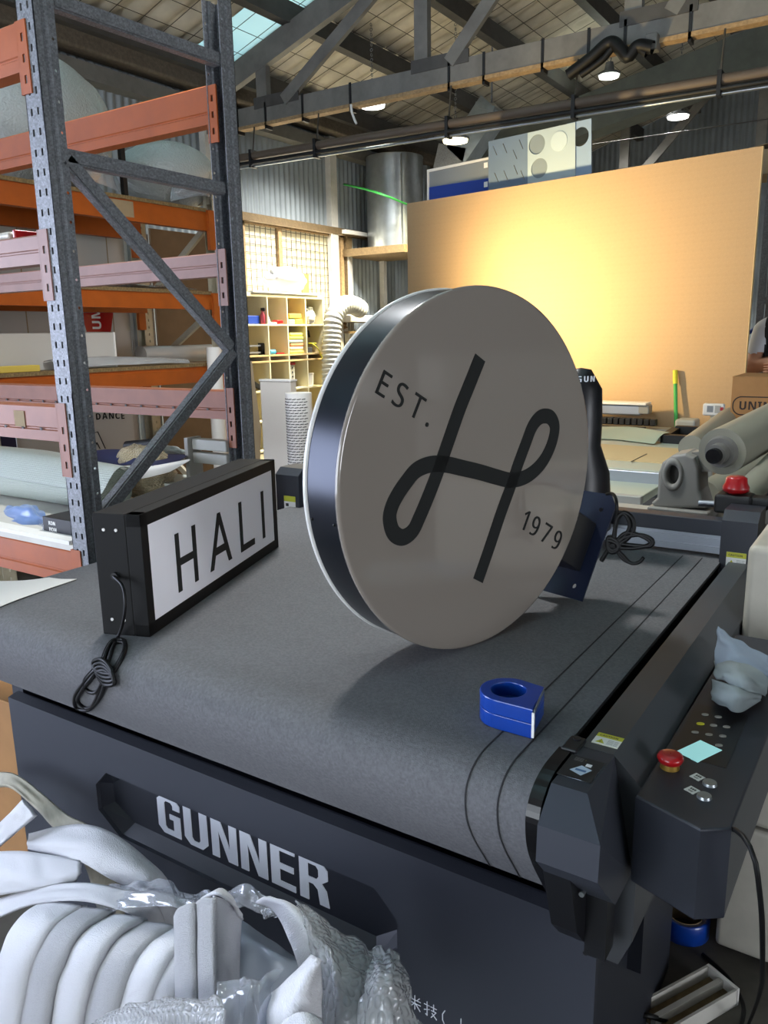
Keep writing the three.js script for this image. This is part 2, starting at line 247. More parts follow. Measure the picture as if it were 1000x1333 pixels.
{ // roof: foil faced insulation sagging over wire mesh, translucent strips
  const sky = [[-7.5, -6.72], [-4.6, -2.0], [-0.4, 2.2]], inSky = (z, x) => sky.some(([a, b]) => z > a && z < b) && x < RIDGE - 0.3;  // nearer strips, out of view, are added and widened for top light
  const L = lattice(64, 91), zs = []; for (let z = ZB; z < ZF; z += 0.03) zs.push(z); for (const s of sky) zs.push(s[0], s[1]); zs.push(ZF); zs.sort((a, b) => a - b);
  const nx = 40, pos = [], idx = [], cell = [];
  zs.forEach((z) => { for (let i = 0; i <= nx; i++) { const x = XL + (RIDGE - XL) * i / nx, s = Math.abs(Math.sin(z / 0.26 * Math.PI + 0.6 * L(x * 1.3, z * 0.7))), y = roofY(x) - 0.05 * s - 0.04 * (L(x * 2 + 9, z * 1.7) - 0.3); pos.push(x, y, z); } });
  for (let j = 0; j < zs.length - 1; j++) for (let i = 0; i < nx; i++) { if (inSky((zs[j] + zs[j + 1]) / 2, XL + (RIDGE - XL) * (i + 0.5) / nx)) continue; const a = j * (nx + 1) + i, b = a + 1, c = a + nx + 1, d = c + 1; idx.push(a, b, d, a, d, c); }
  const g = new THREE.BufferGeometry(); g.setAttribute('position', new THREE.Float32BufferAttribute(pos, 3)); g.setIndex(idx); g.computeVertexNormals();
  const roof = struct('ceiling', g, M.foil);
  const sheets = [], e = [ZB, ...sky.flat().sort((a, b) => a - b), ZF];
  const slab = (x0, x1, z0, z1, up, t) => bar(V(x0, roofY(x0) + up, (z0 + z1) / 2), V(x1, roofY(x1) + up, (z0 + z1) / 2), z1 - z0, t);
  for (let i = 0; i < e.length; i += 2) sheets.push(slab(XL - 0.2, RIDGE, e[i], e[i + 1], 0.1, 0.04));
  sheets.push(slab(RIDGE, XR + 0.2, ZB, ZF, 0.05, 0.1), bar(V(RIDGE - 0.3, roofY(RIDGE - 0.3) + 0.1, (ZB + ZF) / 2), V(RIDGE, roofY(RIDGE) + 0.1, (ZB + ZF) / 2), ZF - ZB, 0.04));
  part(roof, 'roof_sheeting', sheets, M.roofSheet);
  for (const [a, b] of sky) part(roof, 'skylight_panel', slab(XL - 0.2, RIDGE - 0.3, a, b, 0.1, 0.012), M.skylight);
  const w = []; for (let x = XL + 0.15; x < RIDGE - 2; x += 0.3) w.push(box(x, x + 0.005, roofY(x) - 0.08, roofY(x) - 0.075, ZB, -3)); for (let z = -3; z > ZB; z -= 0.32) w.push(bar(V(XL, roofY(XL) - 0.085, z), V(0, roofY(0) - 0.085, z), 0.005, 0.005));
  const mesh = part(roof, 'safety_mesh', w, M.wire); mesh.userData.kind = 'stuff';
}
const purlin0 = single('roof_purlin', 'dark steel roof purlin running under the foil insulation', 'purlin', box(-6.75, -6.63, roofY(-6.7) - 0.3, roofY(-6.7) - 0.1, ZB + 0.1, ZF - 0.1), M.steelDark, 'parallel roof purlins');
for (const x of [-5.68, -4.66, -3.67, -2.6, -1.55]) copyOf(purlin0, V(x + 6.69, SLOPE * (x + 6.69), 0));
single('eave_beam', 'pale brown beam running along the eave above the corrugated side wall', 'beam', box(XL + 0.05, XL + 0.28, 4.15, 4.36, ZB + 0.1, ZF - 0.1, 0.03), mat('#6f675c', 0.8, 0, { tex: T_wood, texM: 0.5 }));
function truss(z, label, x1) {
  const t = thing('roof_truss', label, 'truss'), yb = 3.84, yt = (x) => roofY(x) - 0.42;
  part(t, 'bottom_chord', [box(XL + 0.05, x1, yb - 0.09, yb + 0.09, z - 0.04, z + 0.04)], M.steelGrey);
  part(t, 'timber_strip', box(XL + 0.4, x1, yb - 0.125, yb - 0.09, z - 0.05, z + 0.05), M.timberPale, 'pale timber strip under the chord');
  part(t, 'top_chord', bar(V(XL + 0.05, yt(XL) + 0.02, z), V(Math.min(RIDGE, x1), yt(Math.min(RIDGE, x1)), z), 0.08, 0.22), M.steelGrey);
  if (x1 > RIDGE) part(t, 'top_chord', bar(V(RIDGE, yt(RIDGE), z), V(x1, yt(x1), z), 0.08, 0.22), M.steelGrey);
  for (let x = -6.05; x < x1 - 0.5; x += 1.95) {
    part(t, 'vertical_web', box(x - 0.07, x + 0.07, yb + 0.08, yt(x) - 0.05, z - 0.035, z + 0.035), M.steelGrey);
    part(t, 'diagonal_web', bar(V(x + 0.3, yb + 0.08, z + 0.03), V(x + 1.85, yt(x + 1.85) - 0.05, z + 0.03), 0.05, 0.12), M.steelGrey);
    part(t, 'gusset_plate', box(x - 0.1, x + 0.5, yb + 0.05, yb + 0.16, z + 0.03, z + 0.05), M.steelDark);
  }
  for (const x of [-6.75, -6.6, -6.4, -6.0, -5.5, -4.9, -3.8, -3.45, -2.9, -2.5, -2.2, -1.7]) part(t, 'cable_tie', [box(x - 0.012, x + 0.012, yb - 0.14, yb + 0.1, z + 0.042, z + 0.05), box(x - 0.012, x + 0.012, yb - 0.16, yb - 0.126, z - 0.05, z + 0.05)], M.black);
  return t;
}
truss(-7, 'grey steel roof truss with vertical and diagonal webs over the workshop', XR - 0.1);
truss(-13.2, 'distant roof truss beyond the hanging lamps', XR - 0.1);
{ // conduit run below the truss, hangers, black hoses and cable drop
  const a = PZ([300, 208], -6.9), b = PZ([1010, 92], -6.9), t = thing('conduit_run', 'brown pipe run hung below the roof truss on thin rods', 'pipe');
  const lo = (k) => a.clone().lerp(b, k);
  part(t, 'pipe', rod(a, b, 0.04), mat('#5c5045', 0.6)); part(t, 'pipe', rod(a.clone().add(V(0, -0.07, 0.03)), b.clone().add(V(0, -0.07, 0.03)), 0.02), M.black); part(t, 'pipe', rod(a.clone().add(V(0, -0.1, 0)), b.clone().add(V(0, -0.1, 0)), 0.012), M.galvClean);
  for (const k of [0.06, 0.22, 0.5, 0.72, 0.93]) { const p = lo(k); part(t, 'hanger', rod(p, V(p.x, 3.72, -6.95), 0.008), M.wire); part(t, 'clip', box(p.x - 0.015, p.x + 0.015, p.y - 0.12, p.y + 0.06, p.z - 0.05, p.z + 0.05), M.black); }
  const h = thing('black_hose', 'black corrugated hoses looping over the truss chord', 'hose');
  const P = (x, y) => PZ([x, y], -6.85);
  part(h, 'hose', tube([P(740, 98), P(770, 75), P(795, 55), P(808, 64), P(818, 74), P(830, 60), P(850, 62)], 0.05, 50), M.cable);
  part(h, 'hose', tube([P(756, 98), P(784, 78), P(802, 60), P(815, 72), P(826, 62), P(842, 70)], 0.03, 50), M.cable);
  single('junction_box', 'grey box fixed under the truss chord beside black hoses', 'box', [box(P(838, 50).x, P(854, 50).x, P(850, 62).y, P(850, 40).y, -7.0, -6.88, 0.01)], M.steelGrey);
  single('hanging_wire', 'white wire dangling from the truss chord beside the bright lamp', 'wire', tube([P(457, 136), P(458, 145), P(461, 154), P(464, 161)], 0.012, 14), M.white);
  single('tension_wire', 'thin wire stretched across under the far roof', 'wire', rod(PZ([770, 188], -12), PZ([1000, 155], -12), 0.007), M.steelDark);
}
{ // wide sheet metal ducts under the far roof
  const a = PZ([600, 215], -11.5), b = PZ([1010, 62], -11.5);
  single('ventilation_duct', 'wide grey green sheet metal duct slanting under the far roof', 'duct', bar(a, b, 0.4, 0.5), mat('#6f766f', 0.6, 0.1, { tex: T_soft, texM: 1 }));
  const d = thing('square_duct', 'shiny galvanised square duct slanting down beside the yellow lamp', 'duct');
  part(d, 'duct_body', bar(PZ([600, 205], -9.8), PZ([645, 138], -9.8), 0.3, 0.34), M.galvClean); part(d, 'flange', bar(PZ([628, 140], -9.8), PZ([652, 146], -9.8), 0.4, 0.06), M.galvClean); part(d, 'hanger', rod(PZ([640, 142], -9.8), PZ([640, 142], -9.8).setY(roofY(PZ([640, 142], -9.8).x)), 0.012), M.galv); part(d, 'duct_end', bar(PZ([575, 205], -9.8), PZ([610, 212], -9.8), 0.3, 0.3), M.galv);
}
function highbay(p, z, r, color, power, label, fix = 1.6) {
  const c = PZ(p, z), t = thing('high_bay_lamp', label, 'lamp', undefined);
  part(t, 'housing', new THREE.LatheGeometry([[0.001, 0.16], [0.05, 0.16], [0.07, 0.05], [r * 0.85, 0.035], [r, 0.02], [r, 0], [r * 0.93, -0.005], [r * 0.9, 0.006], [0.001, 0.006]].map((q) => new THREE.Vector2(...q)), 28).translate(c.x, c.y, c.z), M.galv);
  part(t, 'lens', new THREE.CylinderGeometry(r * 0.88, r * 0.86, 0.03, 28).translate(c.x, c.y - 0.012, c.z), new THREE.MeshStandardMaterial({ color: 0xffffff, emissive: color, emissiveIntensity: fix * 4, roughness: 0.4 }));
  const top = roofY(c.x) - 0.06, ch = []; part(t, 'hook', tube([V(c.x, c.y + 0.15, c.z), V(c.x + 0.02, c.y + 0.2, c.z), V(c.x, c.y + 0.24, c.z)], 0.008, 10), M.galv);
  const links = Math.max(2, Math.min(30, Math.round((top - c.y - 0.22) / 0.05))), st = (top - c.y - 0.22) / links; for (let i = 0; i < links; i++) ch.push(new THREE.TorusGeometry(0.016, 0.0045, 5, 10).scale(1, st / 0.032 * 0.62, 1).rotateY(i % 2 ? Math.PI / 2 : 0).translate(c.x, c.y + 0.24 + st * (i + 0.3), c.z)); part(t, 'chain', ch, M.galv);
  const l = new THREE.SpotLight(color, power, 0, 1.25, 0.5, 2); l.name = 'high_bay_light'; l.position.set(c.x, c.y - 0.06, c.z); l.target.position.set(c.x, 0, c.z); l.castShadow = true; l.shadow.radius = 9; scene.add(l, l.target);
}
highbay([485, 136], -8.2, 0.16, 0xf6f4ee, 120, 'white glowing high bay lamp hung on a chain behind the truss');
highbay([593, 182], -9.2, 0.17, 0xfff0c0, 170, 'yellowish glowing high bay lamp hanging beside the galvanised square duct');
highbay([793, 98], -11.6, 0.15, 0xf6f4ee, 100, 'small bright lamp hung in front of the wide grey duct');
highbay([883, 151], -12.2, 0.16, 0xf8f6f0, 100, 'bright lamp hanging under the dark far roof above the fibreboard wall');
highbay([330, -420], -2.4, 0.16, 0xf4f4f2, 30, 'unseen high bay lamp added above the cutter for more top light');  // added lamp, out of view, lifts the light on upward faces
// ================================================================== THE FLATBED CUTTER
let beltProfile = [];
function onBelt(p, lift = 0.006) {                                   // where a direction first meets the belt's outline, lifted a little
  const v = ray(p); let best = 1e9; for (let i = 1; i < beltProfile.length; i++) { const [z0, y0] = beltProfile[i - 1], [z1, y1] = beltProfile[i], a = v.z, b = -(z1 - z0), c = v.y, d = -(y1 - y0), D = a * d - b * c; if (Math.abs(D) < 1e-12) continue; const e = z0 - EYE.z, f = y0 - EYE.y, t = (e * d - b * f) / D, s = (a * f - c * e) / D; if (t > 0 && s >= -0.001 && s <= 1.001) best = Math.min(best, t); }
  return v.clone().multiplyScalar(best).add(EYE).addScaledVector(v.clone().normalize(), -lift);
}
const TT = 0.9, BX0 = -1.9, BX1 = -0.385, RC = [-1.055, 0.787], RR = 0.113;   // table top, belt edges, front roller centre [z, y] and radius
const GZ = -2.26;                                                              // front of the gantry
const PZF = -1.06, PTOP = 0.617;                                               // front panel plane and top
{
  const cut = thing('flatbed_cutter', 'dark grey flatbed cutting machine with a felt conveyor bed and side console', 'machine');
  // belt over the front roller
  const nose = [[-1.05, TT], [-1.0, 0.899], [-0.966, 0.889], [-0.946, 0.868], [-0.942, 0.842], [-0.95, 0.806], [-0.972, 0.765], [-1.0, 0.724], [-1.028, 0.684]].map(([z, y]) => V(z, y, 0)), curve = Array.from({ length: 29 }, (_, i) => spline(nose, i / 28)), prof = [[-2.75, TT], ...curve.map((p) => [p.x, p.y])];
  const offset = (d) => prof.map(([z, y], i) => { const a = prof[Math.max(0, i - 1)], b = prof[Math.min(prof.length - 1, i + 1)], L = Math.hypot(b[0] - a[0], b[1] - a[1]); return [z - (b[1] - a[1]) / L * d, y + (b[0] - a[0]) / L * d]; });
  beltProfile = prof;
  const inner = offset(-0.008).reverse();
  const belt = part(cut, 'conveyor_belt', alongX([...prof, ...inner], BX0, BX1), M.felt, 'grey felt conveyor belt');
  const line = (x, z1) => { const a = offset(0.0006); a[0] = [z1, TT + 0.0006]; return a.slice(1).map((q, i) => bar(V(x, a[i][1], a[i][0]), V(x, q[1], q[0]), 0.0022, 0.0012, V(0, 0.6, 0.8))); };
  part(belt, 'cut_score', [...line(-0.435, GZ), ...line(-0.487, GZ)], M.feltLine, 'dark lines scored in the felt');
  // roller and its end cap
  part(cut, 'front_roller', rod(V(BX0 + 0.01, 0.83, -1.03), V(BX1 - 0.003, 0.83, -1.03), 0.055, 0.055, 32), M.black);
  part(cut, 'roller_end_cap', alongX([...offset(0.007).slice(2), [-1.06, 0.7], [-1.06, 0.907]], BX1 - 0.004, BX1 + 0.016), M.blackGloss, 'glossy black end cap of the belt nose');
  part(cut, 'roller_end_cap', new THREE.LatheGeometry([[0.001, 0], [0.07, 0], [0.073, 0.01], [0.06, 0.02], [0.001, 0.02]].map((q) => new THREE.Vector2(...q)), 40).rotateZ(Math.PI / 2).translate(BX0 + 0.004, 0.82, -1.02), M.blackGloss);
  // bed under the belt and body
  part(cut, 'bed', [box(BX0 + 0.02, BX1 - 0.01, 0.76, TT - 0.012, -2.75, RC[0] - 0.05)], M.black);
  part(cut, 'side_rail', box(BX0 - 0.05, BX0 - 0.004, 0.72, TT - 0.02, -2.75, -1.2, 0.006), M.charTop);
  part(cut, 'gap_channel', box(BX1 + 0.001, BX1 + 0.022, 0.7, 0.76, -2.75, -1.1), M.charcoalPlate, 'narrow channel beside the belt');
  // right hand cover with a flat top and a sloping shoulder
  const cov = [[-0.363, 0.74], [-0.363, 0.905], [-0.313, 0.905], [-0.27, 0.864], [-0.27, 0.6], [-0.29, 0.55], [-0.33, 0.55]];
  part(cut, 'side_cover', alongZ(cov, -2.75, -1.082), M.charTop, 'dark cover along the belt');
  for (const [a, b] of [[-1.75, -1.09], [-2.75, -2.55]]) part(cut, 'side_body', alongZ([[-0.39, 0.0], [-0.347, 0.0], [-0.347, 0.62], [-0.39, 0.62]], a, b), M.charcoalPlate);
  part(cut, 'side_body', box(BX0 - 0.03, BX0 + 0.02, 0.0, 0.74, -2.75, -1.1), M.charcoalPlate);
  // end cap housing in front of the cover: faceted
  const capP = [[-1.08, 0.905], [-0.962, 0.905], [-0.915, 0.866], [-0.912, 0.812], [-0.945, 0.775], [-1.0, 0.72], [-1.08, 0.72]];
  const cap = part(cut, 'end_housing', new ConvexGeometry([...capP.map(([z, y]) => V(-0.363, y, z)), ...capP.map(([z, y]) => V(y > 0.9 ? -0.311 : -0.276, Math.min(y, 0.872), z)), ...capP.slice(0, 2).map(([z]) => V(-0.311, 0.905, z))]), M.charcoal, 'faceted dark grey end housing');
  part(cap, 'warning_sticker', decal(0.05, 0.062).applyMatrix4(frameOf(V(-0.34, 0.9062, -1.018), V(1, 0, 0), V(0, 0, -1), V(0, 1, 0))), canvasMat(128, 160, (c, w, h) => { c.fillStyle = '#1b1b1d'; c.fillRect(0, 0, w, h); c.fillStyle = '#b9c9da'; c.beginPath(); c.moveTo(30, 110); c.lineTo(60, 60); c.lineTo(105, 75); c.lineTo(80, 130); c.fill(); c.fillStyle = '#4d6f99'; c.fillRect(48, 88, 40, 14); c.fillStyle = '#f1f1f1'; c.fillRect(72, 38, 22, 22); c.fillStyle = '#c9b83a'; c.font = '13px sans-serif'; c.fillText('!', 60, 24); c.fillStyle = '#888'; for (let i = 0; i < 4; i++) c.fillRect(20, 12 + i * 7, 34, 2); }), 'black pictogram label');
  const st = part(cut, 'warning_sticker', decal(0.04, 0.036).applyMatrix4(frameOf(V(-0.333, 0.9058, -1.118), V(1, 0, 0), V(0, 0, -1), V(0, 1, 0))), canvasMat(160, 144, (c, w, h) => { c.fillStyle = '#e9e9e4'; c.fillRect(0, 0, w, h); c.fillStyle = '#c7c53c'; c.fillRect(0, 0, w, 50); c.fillStyle = '#222'; c.font = 'bold 26px sans-serif'; c.fillText('CAUTION', 16, 36); c.fillStyle = '#b6b32e'; c.beginPath(); c.moveTo(16, 126); c.lineTo(44, 74); c.lineTo(72, 126); c.fill(); c.fillStyle = '#222'; c.fillText('!', 39, 120); c.font = '14px sans-serif'; for (let i = 0; i < 4; i++) c.fillText('mmm mm', 84, 78 + i * 16); }), 'yellow and white warning sticker');
  // chute below the housing, bolts
  part(cut, 'bracket_plate', [alongX([[-1.06, 0.74], [-0.945, 0.775], [-0.985, 0.66], [-1.02, 0.62], [-1.06, 0.62]], -0.365, -0.325), box(-0.325, -0.293, 0.6, 0.74, -1.06, -1.02)], M.blackSatin);
  part(cut, 'bolt', [rod(V(-0.318, 0.735, -0.985), V(-0.318, 0.735, -0.975), 0.004), rod(V(-0.345, 0.7, -0.99), V(-0.345, 0.7, -0.975), 0.003)], M.galvClean);
  part(cut, 'belt_clamp', [box(-0.385, -0.36, 0.888, 0.91, -1.1, -1.055, 0.003), rod(V(-0.372, 0.912, -1.09), V(-0.372, 0.905, -1.09), 0.006)], M.blackSatin);
  // front panel with a recess
  const q = (p) => { const w = PZ(p, PZF); return [w.x, w.y]; };
  const shp = shapeOf([[-1.885, 0], [-0.318, 0], [-0.318, PTOP], [-1.885, PTOP]]);
  const rec = [[-1.506, 0.516], [-1.55, 0.472], [-1.55, 0.404], [-1.478, 0.356], [-0.742, 0.356], [-0.688, 0.41], [-0.688, 0.47], [-0.737, 0.518]];
  shp.holes.push(new THREE.Path(rec.map((p) => new THREE.Vector2(...p))));
  const fp = part(cut, 'front_panel', [extrude(shp, 0.012).translate(0, 0, PZF - 0.012), alongX([[PZF, PTOP], [PZF - 0.025, PTOP + 0.006], [PZF - 0.03, PTOP + 0.006], [PZF - 0.03, PTOP]], -1.885, -0.318)], M.charcoal, 'dark blue grey front panel');
  const ins = rec.map(([x, y]) => [-1.12 + (x + 1.12) * 0.955, 0.437 + (y - 0.437) * 0.72]);
  const bev = new THREE.BufferGeometry(), bp = []; for (let i = 0; i < 8; i++) { const a = rec[i], b = rec[(i + 1) % 8], c = ins[i], d = ins[(i + 1) % 8]; bp.push(a[0], a[1], PZF - 0.01, b[0], b[1], PZF - 0.01, d[0], d[1], PZF - 0.035, a[0], a[1], PZF - 0.01, d[0], d[1], PZF - 0.035, c[0], c[1], PZF - 0.035); }
  bev.setAttribute('position', new THREE.Float32BufferAttribute(bp, 3)); bev.computeVertexNormals();
  part(fp, 'recess', [bev, extrude(shapeOf(ins), 0.004).translate(0, 0, PZF - 0.039)], mat('#272a33', 0.45, 0.1, { side: THREE.DoubleSide }));
  // block lettering GUNNER
  const L = { G: [[[0, 0.15], [0.18, 0], [0.75, 0], [0.75, 0.55], [0.4, 0.55], [0.4, 0.42], [0.53, 0.42], [0.53, 0.14], [0.3, 0.14], [0.24, 0.2], [0.24, 0.8], [0.3, 0.86], [0.46, 0.86], [0.52, 0.8], [0.52, 0.7], [0.75, 0.7], [0.75, 0.84], [0.58, 1], [0.18, 1], [0, 0.85]]],
    U: [[[0, 1], [0, 0.16], [0.18, 0], [0.58, 0], [0.75, 0.16], [0.75, 1], [0.51, 1], [0.51, 0.2], [0.45, 0.13], [0.3, 0.13], [0.24, 0.2], [0.24, 1]]],
    N: [[[0, 0], [0.22, 0], [0.22, 0.68], [0.5, 0], [0.77, 0], [0.77, 1], [0.55, 1], [0.55, 0.32], [0.27, 1], [0, 1]]],
    E: [[[0, 0], [0.66, 0], [0.66, 0.14], [0.24, 0.14], [0.24, 0.43], [0.62, 0.43], [0.62, 0.57], [0.24, 0.57], [0.24, 0.86], [0.66, 0.86], [0.66, 1], [0, 1]]],
    R: [[[0, 0], [0.23, 0], [0.23, 0.42], [0.36, 0.42], [0.47, 0.33], [0.52, 0], [0.76, 0], [0.7, 0.36], [0.58, 0.5], [0.74, 0.62], [0.74, 0.84], [0.58, 1], [0, 1]], [[0.23, 0.56], [0.23, 0.87], [0.44, 0.87], [0.5, 0.8], [0.5, 0.64], [0.44, 0.56]]] };
  let x = -1.372; for (const ch of 'GUNNER') { const s = 0.099, sh = shapeOf(L[ch][0].map(([a, b]) => [a * s, b * s])); if (L[ch][1]) sh.holes.push(new THREE.Path(L[ch][1].map(([a, b]) => new THREE.Vector2(a * s, b * s)))); part(fp, 'letter', extrude(sh, 0.002).translate(x, 0.393, PZF - 0.0352), M.letter, 'pale grey letter ' + ch); x += (ch === 'E' ? 0.76 : 0.86) * s + 0.002; }
  // small white characters low on the panel
  const o = PZ([533, 1302], PZF), S = 0.00125, stroke = (pts, ox) => pts.slice(1).map((b, i) => bar(V(o.x + ox + pts[i][0] * S, o.y + pts[i][1] * S, PZF + 0.0006), V(o.x + ox + b[0] * S, o.y + b[1] * S, PZF + 0.0006), 0.0012, 0.0026, V(0, 0.7, 0.7)));
  const chars = [[[[0, 6], [20, 6]], [[10, 14], [10, -10]], [[2, 12], [5, 8]], [[18, 12], [15, 8]], [[0, 0], [20, 0]], [[9, 0], [1, -10]], [[11, 0], [19, -10]]], [[[0, 8], [9, 8]], [[5, 14], [5, -10], [2, -8]], [[0, -2], [9, 2]], [[11, 8], [21, 8]], [[16, 14], [16, 2]], [[12, 2], [20, 2], [12, -10]], [[13, -2], [21, -10]]], [[[9, 14], [5, 6], [5, -4], [9, -12]]], [[[0, -9], [20, -9]], [[9, 14], [9, -9]], [[9, 3], [17, 3]]], [[[1, 12], [4, 9]], [[0, 5], [3, 2]], [[0, -10], [5, -3]], [[9, 14], [7, 9]], [[8, 10], [20, 10]], [[9, 6], [19, 6], [17, -10], [8, -10], [9, 6]], [[6, -1], [21, -1]]], [[[2, 14], [6, 6], [6, -4], [2, -12]]]];
  chars.forEach((c, i) => part(fp, 'character', c.map((s) => stroke(s, i * 26 * S)), M.letter));
  part(fp, 'screw', rod(V(-0.335, 0.567, PZF), V(-0.335, 0.567, PZF + 0.002), 0.004), M.black);
  part(cut, 'front_sill', box(-1.89, -0.32, 0.3, 0.74, -1.4, -1.36), M.charcoalPlate);
  // control console
  const cy = 0.872, con = [[-0.268, -1.045], [-0.172, -1.01], [-0.138, -1.035], [-0.13, -1.78], [-0.262, -1.78]];
  const cs = shapeOf(con.map(([a, b]) => [a, -b]));
  const console_ = part(cut, 'control_console', extrude(cs, 0.14, 0.003, 2).rotateX(-Math.PI / 2).translate(0, cy - 0.14, 0), M.charcoalPlate, 'control console with screen and buttons');
  const top = (p) => PY(p, cy), face = (p, a = 0) => frameOf(top(p), V(Math.cos(a), 0, -Math.sin(a)), V(-Math.sin(a), 0, -Math.cos(a)), V(0, 1, 0));
  const scr = [[902, 960], [930, 973], [919, 997.5], [891, 982]].map(top);
  const sx = scr[1].clone().sub(scr[0]), sy = scr[0].clone().sub(scr[3]);
  part(console_, 'screen', [new THREE.BoxGeometry(sx.length(), sy.length(), 0.0012).applyMatrix4(frameOf(scr[0].clone().add(scr[2]).multiplyScalar(0.5).add(V(0, 0.0004, 0)), sx.clone().normalize(), V(0, 1, 0).cross(sx).normalize(), V(0, 1, 0)))], new THREE.MeshStandardMaterial({ color: '#9cc4c4', emissive: '#a8f0f2', emissiveIntensity: 0.55, roughness: 0.3 }), 'glowing pale cyan screen');
  part(console_, 'overlay', new THREE.BoxGeometry(0.085, 0.2, 0.0008).applyMatrix4(frameOf(top([925, 955]).add(V(0, 0.0002, 0)), V(1, 0, 0), V(0, 0, -1), V(0, 1, 0))), M.blackSatin, 'dark button overlay');
  const es = top([872, 999]); const estop = part(console_, 'emergency_stop', new THREE.LatheGeometry([[0.001, 0.024], [0.012, 0.0242], [0.018, 0.021], [0.0195, 0.016], [0.017, 0.01], [0.012, 0.007], [0.001, 0.007]].map((q) => new THREE.Vector2(...q)), 28).translate(es.x, es.y, es.z), M.red, 'red mushroom stop button');
  part(estop, 'collar', new THREE.CylinderGeometry(0.0135, 0.0145, 0.009, 24).translate(es.x, es.y + 0.0045, es.z), M.brass, 'brass collar');
  const btn = (p, m, s = 1) => part(console_, 'button', new THREE.CylinderGeometry(0.0062 * s, 0.0062 * s, 0.0016, 18).scale(1.15, 1, 0.75).rotateY(0.5).translate(top(p).x, cy + 0.0012, top(p).z), m);
  for (const p of [[918, 931], [935, 934], [929, 945], [946, 947], [905, 954], [923, 957], [941, 959], [936, 971]]) btn(p, M.greyMachine, 0.8);
  btn([912, 943], M.yellow, 0.9);
  for (const p of [[924, 1021], [917, 1038]]) part(console_, 'round_button', new THREE.CylinderGeometry(0.0095, 0.0105, 0.004, 24).translate(top(p).x, cy + 0.002, top(p).z), M.galvClean, 'steel push button');
  for (const [p, s] of [[[908, 1012], 'RUN'], [[901, 1029], 'SET']]) part(console_, 'button_label', decal(0.016, 0.016).applyMatrix4(frameOf(top(p).add(V(0, 0.0006, 0)), V(0.9, 0, 0.43), V(0.43, 0, -0.9), V(0, 1, 0))), canvasMat(64, 64, (c) => { c.fillStyle = '#d9d9d4'; c.fillRect(0, 0, 64, 64); c.fillStyle = '#222'; c.fillRect(14, 12, 10, 18); c.fillRect(27, 12, 10, 18); c.fillRect(40, 12, 10, 18); c.fillRect(16, 40, 32, 5); c.fillRect(20, 49, 26, 4); }), 'white square button label');
  part(cut, 'power_lead', tube([PZ([948, 1078], -1.05), PZ([962, 1083], -1.03), PZ([980, 1110], -1.0), PZ([990, 1170], -1.0), PZ([993, 1250], -1.05), PZ([990, 1290], -1.3), PY([975, 1333], 0.01)], 0.0035, 60), M.cable, 'black power lead');
  // gantry
  const lp = [-1.965, -1.855], rp = [-0.388, -0.298];
  const post = (x0, x1, nm) => { const g = part(cut, nm, new ConvexGeometry([[0.86, -0.12], [0.86, 0.02], [1.018, 0.02], [1.042, -0.01], [1.042, -0.1]].flatMap(([y, z]) => [V(x0, y, GZ + z), V(x1, y, GZ + z)])), M.charcoalPlate); return g; };
  const pl_ = post(...lp, 'gantry_post'), pr_ = post(...rp, 'gantry_post');
  part(pl_, 'warning_sticker', decal(0.055, 0.05).translate(-1.9, 0.915, GZ + 0.021), canvasMat(96, 96, (c) => { c.fillStyle = '#ddd'; c.fillRect(0, 0, 96, 96); c.fillStyle = '#b9bd3a'; c.fillRect(0, 0, 96, 40); c.fillStyle = '#333'; c.fillRect(14, 54, 24, 22); }), 'yellow and white sticker');
  part(pr_, 'warning_sticker', decal(0.05, 0.042).translate(-0.345, 0.912, GZ + 0.021), st.material, 'yellow and white sticker');
  part(cut, 'gantry_beam', [box(lp[1] - 0.01, rp[0] + 0.01, 0.963, 1.006, GZ - 0.075, GZ - 0.02, 0.003)], M.charcoal, 'dark gantry beam');
  part(cut, 'gantry_rail', [box(lp[1], rp[0], 0.908, 0.963, GZ - 0.08, GZ - 0.035), box(lp[1], rp[0], 0.92, 0.929, GZ - 0.035, GZ - 0.027), box(lp[1], rp[0], 0.944, 0.952, GZ - 0.035, GZ - 0.027)], M.alu, 'grooved aluminium rail');
  // cutting head with a rounded hood
  const hz = GZ + 0.0, hc = PZ([752, 560], hz), hsh = [[0.028, 1.415], [0.06, 1.36], [0.064, 1.27], [0.062, 1.2], [0.09, 1.12], [0.098, 1.02], [0.1, 0.955]];
  const head = part(cut, 'cutting_head', new THREE.LatheGeometry([[0.001, 1.42], ...hsh, [0.001, 0.955]].map((q) => new THREE.Vector2(q[0], q[1])), 40).scale(1, 1, 1).translate(PZ([764, 560], hz).x - 0.012, 0, hz + 0.03), M.blackSatin, 'rounded black cutting head cover');
  const hx = PZ([764, 560], hz).x - 0.012;
  const tg = []; [...'GUN'].forEach((ch, i) => { const a = 0.2 + i * 0.4, g = text(ch, 0.016, 0.002); g.translate(-0.006, 1.383, 0.047).rotateX(0).rotateY(a); tg.push(g.translate(hx, 0, hz + 0.03)); });
  part(head, 'lettering', tg, M.letter, 'small white lettering on the hood');
  // emergency stop on the gantry end
  const ep = PZ([958, 640], GZ - 0.15); const es2 = part(pr_, 'emergency_stop', [new THREE.LatheGeometry([[0.001, 0.05], [0.02, 0.05], [0.028, 0.045], [0.03, 0.03], [0.036, 0.02], [0.036, 0.008], [0.02, 0], [0.001, 0]].map((q) => new THREE.Vector2(...q)), 28).translate(ep.x, ep.y - 0.005, ep.z)], M.red, 'red stop knob on black mount');
  part(pr_, 'stop_mount', [box(ep.x - 0.05, ep.x + 0.05, ep.y - 0.06, ep.y - 0.005, ep.z - 0.04, ep.z + 0.04, 0.01), box(ep.x + 0.03, ep.x + 0.2, ep.y - 0.035, ep.y - 0.008, ep.z - 0.03, ep.z + 0.03, 0.008)], M.black);
}

